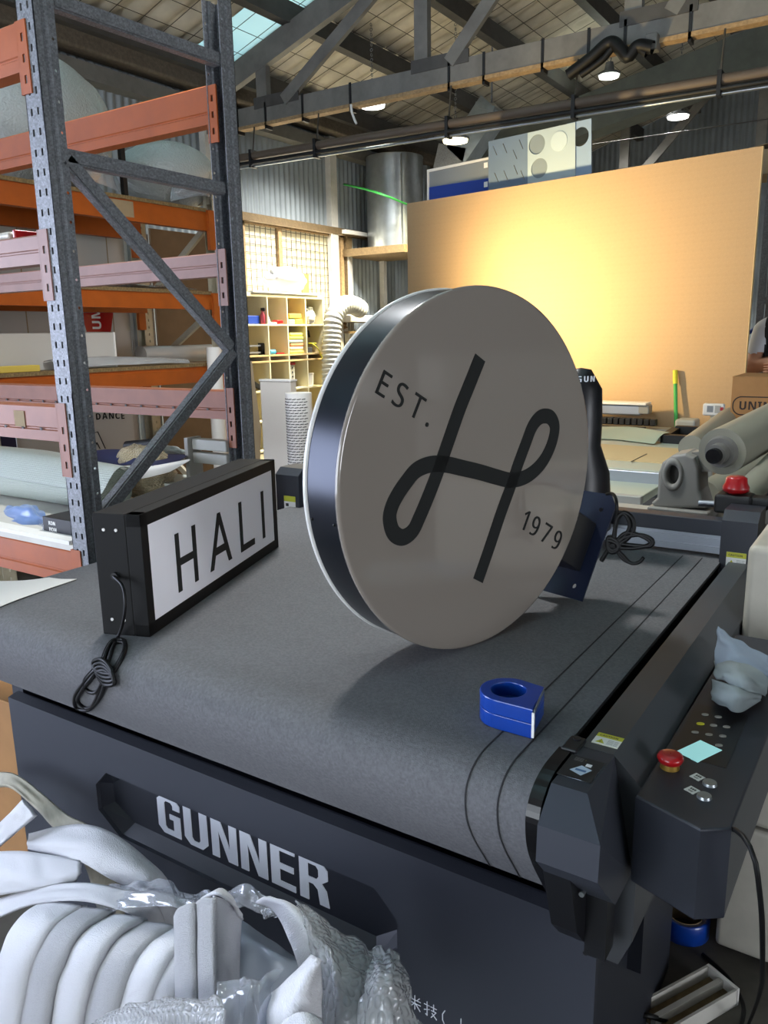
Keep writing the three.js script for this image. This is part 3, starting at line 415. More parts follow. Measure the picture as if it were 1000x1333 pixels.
// ------------------------------------------------------------------ round sign
const yaw = 1.2925, SN = V(Math.sin(yaw), 0, Math.cos(yaw)), SU = V(Math.cos(yaw), 0, -Math.sin(yaw)), SC = V(-0.6825, TT + 0.3537 + 0.0005, -1.3822);
const SM = frameOf(SC, SU, V(0, 1, 0), SN), SR = 0.3537;
{
  const s = thing('round_sign', 'big round white light box sign with a looping black H standing on its edge', 'sign');
  const face = (n0, n1) => new THREE.LatheGeometry([[0.001, n0], [SR - 0.006, n0], [SR - 0.0015, n0 + 0.0015], [SR, n0 + 0.005], [SR, n1 - 0.005], [SR - 0.0015, n1 - 0.0015], [SR - 0.006, n1], [0.001, n1]].map((q) => new THREE.Vector2(...q)), 128).rotateX(Math.PI / 2).applyMatrix4(SM);
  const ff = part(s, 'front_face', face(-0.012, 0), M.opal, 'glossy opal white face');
  part(s, 'back_face', face(-0.105, -0.093), M.opalEdge, 'white back face');
  const rim = part(s, 'rim', new THREE.LatheGeometry([[SR - 0.006, -0.0945], [SR - 0.004, -0.093], [SR - 0.004, -0.012], [SR - 0.006, -0.0105]].map((q) => new THREE.Vector2(...q)), 128).rotateX(Math.PI / 2).applyMatrix4(SM), M.rim, 'satin gunmetal rim');
  for (const [a, n] of [[188, -0.022], [188, -0.086], [52, -0.022], [52, -0.086]]) { const t = a * Math.PI / 180; part(rim, 'screw', new THREE.SphereGeometry(0.003, 8, 6).translate((SR - 0.0035) * Math.cos(t), (SR - 0.0035) * Math.sin(t), n).applyMatrix4(SM), M.black); }
  const loc = (p) => { const w = PP(p, SC, SN).sub(SC); return V(w.dot(SU), w.y, 0); };
  // looped H
  const path = [[625, 465.5], [612, 498], [598, 533], [584, 573], [569, 616], [557, 647], [546, 673], [537, 691], [524, 699.5], [512, 693], [507, 675], [510, 659], [518, 643], [529, 627], [542, 612], [560, 604.5], [580, 604.5], [603, 609.5], [625, 614.7], [645, 620.5], [664, 625], [681, 622], [696, 612.5], [709, 597], [718.5, 576], [722, 556], [717, 544], [708, 541.5], [700, 545.5], [692, 557], [684, 578], [674, 605], [664.4, 634], [652, 668], [638, 710], [622, 756]].map(loc);
  const n = 240, w = 0.0155, C = Array.from({ length: n + 1 }, (_, i) => spline(path, i / n)), pos = [];
  const lr = C.map((c, i) => { const d = (C[i + 1] || c).clone().sub(C[i - 1] || c).normalize(), m = V(-d.y, d.x, 0); if (i === 0 || i === n) { const b = V(Math.cos(-0.52), Math.sin(-0.52), 0), k = w / Math.abs(b.dot(m)); return [c.clone().addScaledVector(b, i ? -k : k), c.clone().addScaledVector(b, i ? k : -k)].sort((p, q) => q.clone().sub(p).dot(m)); } return [c.clone().addScaledVector(m, w), c.clone().addScaledVector(m, -w)]; });
  const T = 0.0015; for (let i = 0; i < n; i++) { const [a, b] = lr[i], [c, d] = lr[i + 1], f = (p, z) => pos.push(p.x, p.y, z); const quad = (p, q, r, s2, z1, z2, z3, z4) => { f(p, z1); f(q, z2); f(r, z3); f(p, z1); f(r, z3); f(s2, z4); }; quad(a, b, d, c, T, T, T, T); quad(a, c, c, a, T, T, 0.0001, 0.0001); quad(b, b, d, d, T, 0.0001, 0.0001, T); }
  const hg = new THREE.BufferGeometry(); hg.setAttribute('position', new THREE.Float32BufferAttribute(pos, 3)); hg.computeVertexNormals();
  part(ff, 'looped_letter', hg.applyMatrix4(SM), new THREE.MeshStandardMaterial({ color: '#101211', roughness: 0.8, side: THREE.DoubleSide }), 'black looping letter H');
  // EST. and 1979 in an even sans with wide spacing, turned with the sign
  const row = (str, p0, p1, size, k) => { const a = loc(p0), b = loc(p1), d = b.clone().sub(a).normalize(), ang = Math.atan2(d.y, d.x), L = a.distanceTo(b); const gs = [...str].map((c) => text(c, size, T, fontR)); const wd = gs.map((g) => g.boundingBox.max.x - g.boundingBox.min.x), gap = (L - wd.reduce((x, y) => x + y, 0)) / (str.length - 1); let x = 0; gs.forEach((g, i) => { g.translate(x - g.boundingBox.min.x, 0, 0).rotateZ(ang).translate(a.x, a.y, 0.0001); x += wd[i] + gap; part(ff, 'letter', g.applyMatrix4(SM), M.vinyl, 'black character ' + str[i]); }); };
  row('EST.', [488, 511], [556.5, 556], 0.043); row('1979', [676.7, 687], [725, 717], 0.042);
  // wall mounting bracket on the rim
  const ph = -30 * Math.PI / 180, e = SU.clone().multiplyScalar(Math.cos(ph)).add(V(0, Math.sin(ph), 0)), t = SU.clone().multiplyScalar(-Math.sin(ph)).add(V(0, Math.cos(ph), 0));
  const bm = frameOf(SC.clone().addScaledVector(SN, -0.052), SN, t, e.clone());         // local: x along sign depth, y along plate, z outward  (right handed check below)
  const det = new THREE.Matrix4().extractRotation(bm).determinant(); const BM = det > 0 ? bm : frameOf(SC.clone().addScaledVector(SN, -0.052), SN.clone().negate(), t, e);
  const psh = shapeOf([[-0.075, -0.13], [0.075, -0.13], [0.075, 0.105], [0.055, 0.13], [-0.055, 0.13], [-0.075, 0.105]]); for (const y of [-0.1, 0.09]) for (const x of [-0.042, 0.042]) psh.holes.push(new THREE.Path().absellipse(x, y, 0.0055, 0.0055, 0, Math.PI * 2));
  const blue = mat('#1a2238', 0.35, 0.3);
  const br = part(s, 'mounting_bracket', [extrude(psh, 0.004).translate(0, 0, 0.438).applyMatrix4(BM)], blue, 'dark blue steel mounting plate');
  part(br, 'bracket_arm', [box(-0.045, 0.045, -0.065, 0.055, 0.35, 0.438, 0.004).applyMatrix4(BM)], M.blackSatin, 'black box arm');
  const P = (x, y, z = -1.62) => PZ([x, y], z);
  part(s, 'power_cable', [tube([P(790, 643, -1.68), P(798, 643, -1.66), P(803, 655), P(803, 672), P(800, 690), P(797, 705)], 0.0035, 30),
    tube([P(800, 700), P(803, 678), P(812, 667), P(823, 674), P(825, 690), P(815, 703), P(800, 710)], 0.0045, 40), tube([P(798, 704), P(806, 672), P(813, 669), P(820, 684), P(812, 700), P(797, 712)], 0.0045, 40),
    tube([P(796, 710), P(815, 699), P(838, 697), P(850, 704), P(848, 710), P(825, 710), P(797, 706)], 0.0045, 40), tube([P(797, 712), P(815, 694), P(840, 700), P(848, 707), P(830, 713), P(800, 713)], 0.0045, 40),
    tube([P(797, 708), P(810, 722), P(822, 733), P(832, 732), P(838, 726)], 0.004, 24), tube([P(797, 708), P(812, 728), P(824, 734)], 0.004, 24), tube([P(797, 708), P(788, 722), P(783, 730)], 0.005, 12),
    tube([P(793, 700), P(803, 704), P(806, 712), P(797, 716), P(792, 708)], 0.006, 24, 8, true), tube([P(792, 704), P(804, 708), P(804, 716), P(795, 718)], 0.006, 24, 8, true)], M.cable, 'bundled black power cable');
}

// ------------------------------------------------------------------ HALI light box
{
  const a = PY([195.5, 830], TT), b = PY([363, 712], TT), Ld = b.clone().sub(a).setY(0), len = Ld.length(); Ld.normalize(); const N = V(0, 0, 0).crossVectors(V(0, 1, 0), Ld).negate().normalize(); if (N.x < 0) N.negate();
  const depth = 0.112, H = (() => { const w = PP([178.5, 672], a, N); return w.y - TT; })();
  const F = frameOf(a.clone().setY(TT + 0.0005), Ld, V(0, 1, 0), V(0, 0, 0).crossVectors(Ld, V(0, 1, 0)));
  const s = thing('light_box_sign', 'long black light box sign lettered HALI standing on the cutter bed', 'sign');
  const z = V(0, 0, 0).crossVectors(Ld, V(0, 1, 0)), f = Math.sign(z.dot(N));        // local +z is f times the face normal
  const zz = (n0, n1) => [Math.min(f * n0, f * n1), Math.max(f * n0, f * n1)];
  const B = (x0, x1, y0, y1, n0, n1, r = 0) => box(x0, x1, y0, y1, ...zz(n0, n1), r).applyMatrix4(F);
  const body = part(s, 'housing', [B(0, len, 0, H, -depth, -0.036, 0.0015), B(0.001, len - 0.001, 0.001, H - 0.001, -0.037, -0.034)], M.signTop, 'black metal housing');
  part(s, 'front_frame', [B(0, len, 0, 0.028, -0.034, 0, 0.0015), B(0, len, H - 0.028, H, -0.034, 0, 0.0015), B(0, 0.028, 0, H, -0.034, 0, 0.0015), B(len - 0.028, len, 0, H, -0.034, 0, 0.0015)], M.signTop, 'black front frame');
  const pan = part(s, 'face_panel', B(0.026, len - 0.026, 0.026, H - 0.026, -0.02, -0.0015), M.halPanel, 'white face panel');
  const lo = (p) => { const w = PP(p, a, N).sub(F.elements ? V(F.elements[12], F.elements[13], F.elements[14]) : a); return [w.dot(Ld), w.y]; };
  const zp = (x, y) => [80 + x / 3.125, 580 + y / 3.125];
  const y0 = lo(zp(470, 605))[1], y1 = lo(zp(455, 365))[1], hh = y1 - y0, st = 0.0175;
  const LX = { H0: lo(zp(478, 480))[0], H1: lo(zp(545, 440))[0], A0: lo(zp(615, 515))[0], A1: lo(zp(690, 465))[0], L0: lo(zp(732, 330))[0], L1: lo(zp(788, 395))[0], I: lo(zp(821, 280))[0] };
  const put = (pts, nm) => { const sh = shapeOf(pts[0]); if (pts[1]) sh.holes.push(new THREE.Path(pts[1].map((q) => new THREE.Vector2(...q)))); part(pan, 'letter', extrude(sh, 0.0012).translate(0, 0, f > 0 ? -0.0012 : -0.0003).applyMatrix4(F), M.vinyl, 'black letter ' + nm); };
  const m = (y0 + y1) / 2, g = st / 2;
  put([[[LX.H0 - g, y0], [LX.H0 + g, y0], [LX.H0 + g, m - g], [LX.H1 - g, m - g], [LX.H1 - g, y0], [LX.H1 + g, y0], [LX.H1 + g, y1], [LX.H1 - g, y1], [LX.H1 - g, m + g], [LX.H0 + g, m + g], [LX.H0 + g, y1], [LX.H0 - g, y1]]], 'H');
  const ac = (LX.A0 + LX.A1) / 2, aw = (LX.A1 - LX.A0) / 2 + g; put([[[ac - aw, y0], [ac - aw + st * 1.1, y0], [ac - aw + st * 1.1 + (aw - st * 0.6) * 0.27, y0 + hh * 0.24], [ac + aw - st * 1.1 - (aw - st * 0.6) * 0.27, y0 + hh * 0.24], [ac + aw - st * 1.1, y0], [ac + aw, y0], [ac + st * 0.45, y1], [ac - st * 0.45, y1]], [[ac - (aw - st) * 0.52, y0 + hh * 0.38], [ac, y0 + hh * 0.8], [ac + (aw - st) * 0.52, y0 + hh * 0.38]]], 'A');
  put([[[LX.L0 - g, y0], [LX.L1, y0], [LX.L1, y0 + st], [LX.L0 + g, y0 + st], [LX.L0 + g, y1], [LX.L0 - g, y1]]], 'L');
  put([[[LX.I - g, y0], [LX.I + g, y0], [LX.I + g, y1], [LX.I - g, y1]]], 'I');
  for (const [n, y] of [[-0.087, H * 0.87], [-0.058, H * 0.87], [-0.087, H * 0.13], [-0.058, H * 0.13]]) part(body, 'rivet', rod(V(-0.0015, y, f * n), V(0.001, y, f * n), 0.0035, 0.0035, 12).applyMatrix4(F), M.white, 'small pale rivet');
  part(body, 'cable_gland', rod(V(-0.008, H * 0.5, f * -0.068), V(0.001, H * 0.5, f * -0.068), 0.008, 0.008).applyMatrix4(F), M.black);
  // cable coiled and tied, hanging on the belt front
  const o = V(-0.008, H * 0.5, f * -0.068).applyMatrix4(F);
  let lift = 0.006; const S = (x, y) => onBelt([x, y], lift);
  const loop = (pts, r = 0.0042) => tube(pts.map((p) => S(...p)), r, 48, 8, true);
  const cab = part(s, 'power_cable', [tube([o, PZ([160, 764], o.z + 0.012), PZ([163, 785], o.z + 0.02), PZ([161, 806], o.z + 0.02), onBelt([154, 828], 0.012), S(147, 838)], 0.0033, 40),
    loop([[150, 833], [160, 833], [162, 845], [150, 868], [140, 880], [134, 872], [138, 850]]), loop([[146, 834], [157, 832], [160, 850], [146, 872], [136, 878], [132, 866]]), loop([[152, 836], [163, 838], [158, 858], [146, 876], [140, 872], [144, 852]]),
    (lift = 0.012, loop([[142, 870], [134, 888], [124, 912], [112, 925], [100, 922], [97, 908], [108, 890], [122, 874], [134, 866]])), loop([[140, 872], [136, 892], [126, 914], [110, 921], [102, 914], [106, 900], [118, 884], [132, 868]]), loop([[138, 866], [132, 890], [122, 902], [112, 898], [110, 886], [120, 872], [130, 862]])], M.cable, 'coiled black power cable');
  lift = 0.018; part(cab, 'cable_wrap', [0, 1, 2, 3].map((i) => loop([[121 + i * 2, 862 + i * 4.5], [131 + i * 2, 858 + i * 5], [143 + i * 1.5, 868 + i * 5], [146 + i, 876 + i * 4.5], [134 + i, 876 + i * 5], [123 + i * 2, 869 + i * 4.5]], 0.0045)), M.cable);
}

// ------------------------------------------------------------------ tape dispenser, paper, cloth, white cabinet, floor things
{
  const h = 0.05, c = PY([662, 898], TT + h), A = PY([692.5, 963], TT), B = PY([708, 931], TT), r = 0.0465;
  const pts = []; for (let i = 0; i < 60; i++) pts.push([c.x + r * Math.cos(i / 60 * 6.2832), -(c.z + r * Math.sin(i / 60 * 6.2832))]); pts.push([A.x, -A.z], [B.x, -B.z]);
  const hull = (P) => { P = [...P].sort((a, b) => a[0] - b[0] || a[1] - b[1]); const x = (o, a, b) => (a[0] - o[0]) * (b[1] - o[1]) - (a[1] - o[1]) * (b[0] - o[0]), half = (Q) => { const s = []; for (const p of Q) { while (s.length > 1 && x(s[s.length - 2], s[s.length - 1], p) <= 0) s.pop(); s.push(p); } s.pop(); return s; }; return [...half(P), ...half(P.reverse())]; };
  const sh = shapeOf(hull(pts)); sh.holes.push(new THREE.Path().absellipse(c.x, -c.z, 0.0285, 0.0285, 0, Math.PI * 2, true));
  const t = thing('tape_dispenser', 'blue teardrop shaped metal tape dispenser on the felt bed', 'dispenser');
  part(t, 'lower_shell', extrude(sh, h * 0.49, 0.0012, 2, 40).rotateX(-Math.PI / 2).translate(0, TT + 0.001, 0), M.blueTape);
  part(t, 'upper_shell', extrude(sh, h * 0.5, 0.0018, 2, 40).rotateX(-Math.PI / 2).translate(0, TT + 0.001 + h * 0.495, 0), M.blueTape);
  part(t, 'core', new THREE.CylinderGeometry(0.0295, 0.0295, h * 0.9, 32, 1, true).translate(c.x, TT + h / 2, c.z), mat('#083a96', 0.3, 0, { side: THREE.DoubleSide }));
  const m = A.clone().lerp(B, 0.06).add(V(0, h * 0.5, 0)); part(t, 'tape_edge', bar(V(A.x + 0.0015, TT + 0.004, A.z + 0.0005), V(A.x + 0.0015, TT + h - 0.004, A.z + 0.0005), 0.0025, 0.004, V(1, 0, 0)), M.white, 'white tape end');
  part(t, 'cutter_blade', bar(A.clone().add(V(0.002, h - 0.003, -0.003)), B.clone().add(V(0, h - 0.003, 0.003)), 0.002, 0.006), M.galvClean);
}
single('paper_sheet', 'white paper sheets lying on the far corner of the bed', 'paper', sheet([[PY([-8, 757], TT + 0.003), PY([30, 756], TT + 0.004), PY([64, 752], TT + 0.003)], [PY([-8, 776], TT + 0.003), PY([30, 768], TT + 0.003), PY([80, 754], TT + 0.002)], [PY([-8, 793], TT + 0.003), PY([30, 778], TT + 0.003), PY([100, 754], TT + 0.002)]], 10, 6, 0.002), M.white);
{ // folded cloth on the console
  const P = (x, y, h) => PY([x, y], 0.876 + h);
  const t = thing('cleaning_cloth', 'crumpled grey blue cleaning cloth draped over the console end', 'cloth');
  part(t, 'cloth_fold', sheet([[P(935, 815, 0.05), P(950, 830, 0.05), P(975, 842, 0.03), P(1000, 855, 0.02)], [P(934, 838, 0.03), P(952, 845, 0.06), P(978, 855, 0.05), P(1004, 878, 0.02)], [P(934, 868, 0.01), P(955, 868, 0.05), P(985, 872, 0.05), P(1008, 890, 0.02)]], 24, 16, 0.004, 0.004, 3), M.cloth);
  part(t, 'cloth_fold', sheet([[P(932, 862, 0.0), P(950, 862, 0.05), P(975, 866, 0.06), P(1002, 884, 0.03)], [P(931, 882, 0.02), P(945, 878, 0.06), P(968, 880, 0.07), P(998, 898, 0.03)], [P(940, 884, 0.02), P(955, 895, 0.04), P(975, 900, 0.05), P(994, 905, 0.02)]], 24, 16, 0.004, 0.004, 8), mat('#8f9a9c', 0.95, 0, { bump: T_bumpFine, bumpM: 0.03, bumpS: 0.001, side: THREE.DoubleSide }));
  part(t, 'cloth_fold', sheet([[P(928, 884, 0.0), P(940, 888, 0.04), P(960, 893, 0.05), P(990, 902, 0.03)], [P(928, 902, 0.01), P(942, 904, 0.04), P(964, 906, 0.05), P(990, 908, 0.02)], [P(930, 912, 0.0), P(945, 920, 0.015), P(962, 925, 0.01), P(990, 911, 0.005)]], 24, 16, 0.004, 0.003, 12), mat('#8f9a9c', 0.95, 0, { bump: T_bumpFine, bumpM: 0.03, bumpS: 0.001, side: THREE.DoubleSide }));
}
{
  const fz = -1.87, x0 = -0.266, x1 = 0.42, zb = -2.7, t = thing('white_cabinet', 'scuffed off white cabinet standing beside the console', 'cabinet');
  part(t, 'lower_body', box(x0, x1, 0.015, 0.36, zb, fz, 0.012), M.fridge); part(t, 'upper_body', box(x0, x1, 0.366, 1.05, zb, fz, 0.018), M.fridge); part(t, 'foot_plinth', box(x0 + 0.04, x1 - 0.04, 0, 0.02, zb + 0.04, fz - 0.04), M.black);
  const h = PZ([950, 1095], fz); part(t, 'catch', box(h.x - 0.03, h.x + 0.01, h.y - 0.02, h.y + 0.02, fz, fz + 0.012, 0.004), M.fridge);
  const tr = thing('clear_tray', 'clear plastic tray lying on the off white cabinet', 'tray'); part(tr, 'tray', [box(-0.16, 0.2, 1.0505, 1.054, -2.5, -2.06), box(-0.16, -0.154, 1.0505, 1.085, -2.5, -2.06), box(-0.16, 0.2, 1.0505, 1.085, -2.066, -2.06), box(-0.16, 0.2, 1.0505, 1.085, -2.5, -2.494)], M.film);
  const ca = (x, y, z) => PZ([x, y], z);
  single('machine_cable', 'black cables hanging from the gantry end over the cabinet', 'cable', [tube([ca(965, 690, -2.5), ca(985, 660, -2.5), ca(1005, 640, -2.5)], 0.008, 20), tube([ca(970, 688, -2.45), ca(990, 668, -2.45), ca(1006, 655, -2.45)], 0.006, 20)], M.cable);
}
{ // floor: blue tape roll, batten light fitting, cables
  const r = PY([890, 1210], 0), t = thing('tape_roll', 'blue tape roll lying on the dark floor beside the machine', 'tape roll');
  part(t, 'tape', new THREE.LatheGeometry([[0.045, 0], [0.062, 0], [0.062, 0.05], [0.045, 0.05], [0.045, 0]].map((q) => new THREE.Vector2(...q)), 36).translate(r.x, 0.001, r.z), M.blueTape); part(t, 'core', new THREE.LatheGeometry([[0.041, 0], [0.045, 0], [0.045, 0.05], [0.041, 0.05], [0.041, 0]].map((q) => new THREE.Vector2(...q)), 36).translate(r.x, 0.001, r.z), M.cardPale);
  const a = PY([940, 1283], 0.02), b = PY([850, 1334], 0.02), d = b.clone().sub(a).normalize(), sd = V(-d.z, 0, d.x);
  const f = thing('batten_fitting', 'white strip light fitting lying on the dark floor', 'light fitting'); const bb = (o, w, y0, y1) => bar(a.clone().addScaledVector(sd, o).setY((y0 + y1) / 2), b.clone().addScaledVector(sd, o).setY((y0 + y1) / 2), w, y1 - y0);
  part(f, 'tray', [bb(0, 0.085, 0.001, 0.012), bb(0.04, 0.006, 0.001, 0.045), bb(-0.04, 0.006, 0.001, 0.045), bb(0, 0.012, 0.012, 0.04)], M.whitePaint); part(f, 'reflector', [bb(0.02, 0.026, 0.012, 0.02), bb(-0.02, 0.026, 0.012, 0.02)], M.timberOld); part(f, 'end_cap', [bar(a.clone().addScaledVector(sd, -0.043).setY(0.023), a.clone().addScaledVector(sd, 0.043).setY(0.023), 0.008, 0.045)], M.white);
  single('floor_cable', 'black cable curling on the dark floor beside the strip light fitting', 'cable', [tube([PY([915, 1242], 0.006), PY([950, 1275], 0.006), PY([968, 1310], 0.006), PY([962, 1345], 0.006)], 0.005, 40), tube([PY([815, 1325], 0.012), PY([840, 1322], 0.05), PY([870, 1330], 0.012)], 0.006, 30)], M.cable);
}
// ================================================================== PALLET RACKS
const LV = [[2.215, 2.335], [1.73, 1.808], [1.235, 1.338], [0.8, 0.905]];
function upright(x0, x1, zf, dir, h, slots = true) {                  // slotted front plate at z = zf, section running back along dir
  const sh = shapeOf([[x0, 0], [x1, 0], [x1, h], [x0, h]]), w = x1 - x0;
  if (slots) for (let y = 0.06; y < h - 0.04; y += 0.05) for (const k of [0.3, 0.7]) { const cx = x0 + w * k; sh.holes.push(new THREE.Path([[cx - 0.004, y - 0.009], [cx + 0.004, y - 0.009], [cx + 0.004, y + 0.009], [cx - 0.004, y + 0.009]].map((q) => new THREE.Vector2(...q)))); }
  const P = [[0, 0], [0, 0.022], [-0.005, 0.027], [-0.005, 0.034], [0, 0.04]], prof = [];
  const side = (sx, s) => { const a = P.map(([o, d]) => [sx + s * o, d]), b = P.map(([o, d]) => [sx + s * (o - 0.003), d]).reverse(); return extrude(shapeOf([...a, ...b].map(([x, d]) => [x, -(zf + dir * d)])), h).rotateX(-Math.PI / 2); };
  const fl = shapeOf([[0.04, 0], [0.062, 0], [0.062, h], [0.04, h]]); for (let y = 0.1; y < h - 0.04; y += 0.0755) fl.holes.push(new THREE.Path().absellipse(0.051, y, 0.0042, 0.0042, 0, Math.PI * 2));
  const flange = (x) => extrude(fl, 0.0025, 0, 1, 5).rotateY(dir < 0 ? Math.PI / 2 : -Math.PI / 2).translate(dir < 0 ? x - 0.00125 : x + 0.00125, 0, zf);
  return [flange(x0), flange(x1), extrude(sh, 0.0025).translate(0, 0, dir < 0 ? zf - 0.0025 : zf), side(x0, -1), side(x1, 1)];
}
function stepBeam(y0, y1, zf, dir) { return [[zf, y0], [zf, y0 + 0.03], [zf + dir * 0.004, y0 + 0.033], [zf + dir * 0.004, y0 + 0.037], [zf + dir * 0.001, y0 + 0.04], [zf + dir * 0.001, y1 - 0.004], [zf + dir * 0.005, y1], [zf + dir * 0.05, y1], [zf + dir * 0.05, y0]]; }
{
  const r = thing('pallet_rack', 'orange and galvanised pallet rack standing beside the cutter', 'rack');
  const X0 = -2.035, X1 = -1.965, F = -1.4, B = -2.135;
  const u1 = part(r, 'upright', upright(X0, X1, F, -1, 2.75), M.galv, 'slotted galvanised upright'), u2 = part(r, 'upright', upright(X0, X1, B, 1, 2.585, false), M.galv, 'plain galvanised upright');
  const bx = -1.99, bp = (x, y) => PX([x, y], bx);
  const brace = (p, q) => { const a = bp(...p), b = bp(...q); part(r, 'brace', [bar(a, b, 0.028, 0.04, V(0.0, 1, 0.2)), bar(a.clone().add(V(0.016, 0, 0)), b.clone().add(V(0.016, 0, 0)), 0.006, 0.03, V(0, 1, 0.2))], M.galv); };
  brace([66, 2], [282, 78]); brace([82, 204], [288, 246]); brace([84, 208], [298, 452]); brace([301, 458], [128, 676]);
  part(r, 'brace', bar(V(bx, 0.85, F - 0.06), V(bx, 0.2, B + 0.06), 0.028, 0.04, V(0, 1, 0.2)), M.galv);
  const XL2 = -4.5;
  LV.forEach(([y0, y1], i) => {
    const mt = i === 1 ? mat('#9c7468', 0.5, 0, { tex: T_mottle, texM: 0.4 }) : i === 2 ? mat('#95583a', 0.5, 0, { tex: T_mottle, texM: 0.4 }) : M.orange;  // bluish daylight sheen on the middle orange beams is put into their colour
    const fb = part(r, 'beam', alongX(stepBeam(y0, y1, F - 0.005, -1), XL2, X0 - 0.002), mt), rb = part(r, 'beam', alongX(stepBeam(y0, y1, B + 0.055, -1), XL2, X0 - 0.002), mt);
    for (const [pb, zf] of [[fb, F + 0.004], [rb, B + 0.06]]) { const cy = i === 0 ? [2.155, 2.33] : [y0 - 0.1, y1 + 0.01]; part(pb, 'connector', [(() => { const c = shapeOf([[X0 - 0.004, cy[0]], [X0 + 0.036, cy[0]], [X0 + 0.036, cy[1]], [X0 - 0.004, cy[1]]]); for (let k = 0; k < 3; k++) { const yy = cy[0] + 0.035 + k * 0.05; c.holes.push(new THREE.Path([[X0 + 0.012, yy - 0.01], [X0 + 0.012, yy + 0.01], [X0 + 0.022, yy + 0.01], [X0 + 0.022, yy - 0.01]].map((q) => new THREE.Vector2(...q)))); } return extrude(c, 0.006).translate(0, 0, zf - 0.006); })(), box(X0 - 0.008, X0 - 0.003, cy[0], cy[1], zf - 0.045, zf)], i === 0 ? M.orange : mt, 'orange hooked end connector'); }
    if (i === 2) for (const pb of [fb, rb]) { const g = []; for (let x = X0 - 0.1; x > XL2; x -= 0.09) g.push(box(x - 0.005, x + 0.005, y0 + 0.03, y0 + 0.038, (pb === fb ? F - 0.005 : B + 0.055), (pb === fb ? F - 0.0035 : B + 0.0565))); part(pb, 'rivet', g, M.steelDark).userData.kind = 'stuff'; }  // dark squares stand for punched beam holes, their shade put into the colour
  });
  const st = PZ([25, 545], F - 0.003); part(r, 'sticker', box(st.x - 0.026, st.x + 0.026, st.y - 0.024, st.y + 0.024, F - 0.005, F - 0.0035), M.cardPale, 'worn paper sticker');
  for (const zf of [F, B]) part(r, 'upright', upright(XL2 - 0.09, XL2, zf, zf === F ? -1 : 1, 2.62, false), M.galv);
  part(r, 'shelf_board', box(XL2, X0 - 0.003, LV[3][1], LV[3][1] + 0.018, B + 0.01, F - 0.008), M.whitePaint, 'white faced shelf board');
}
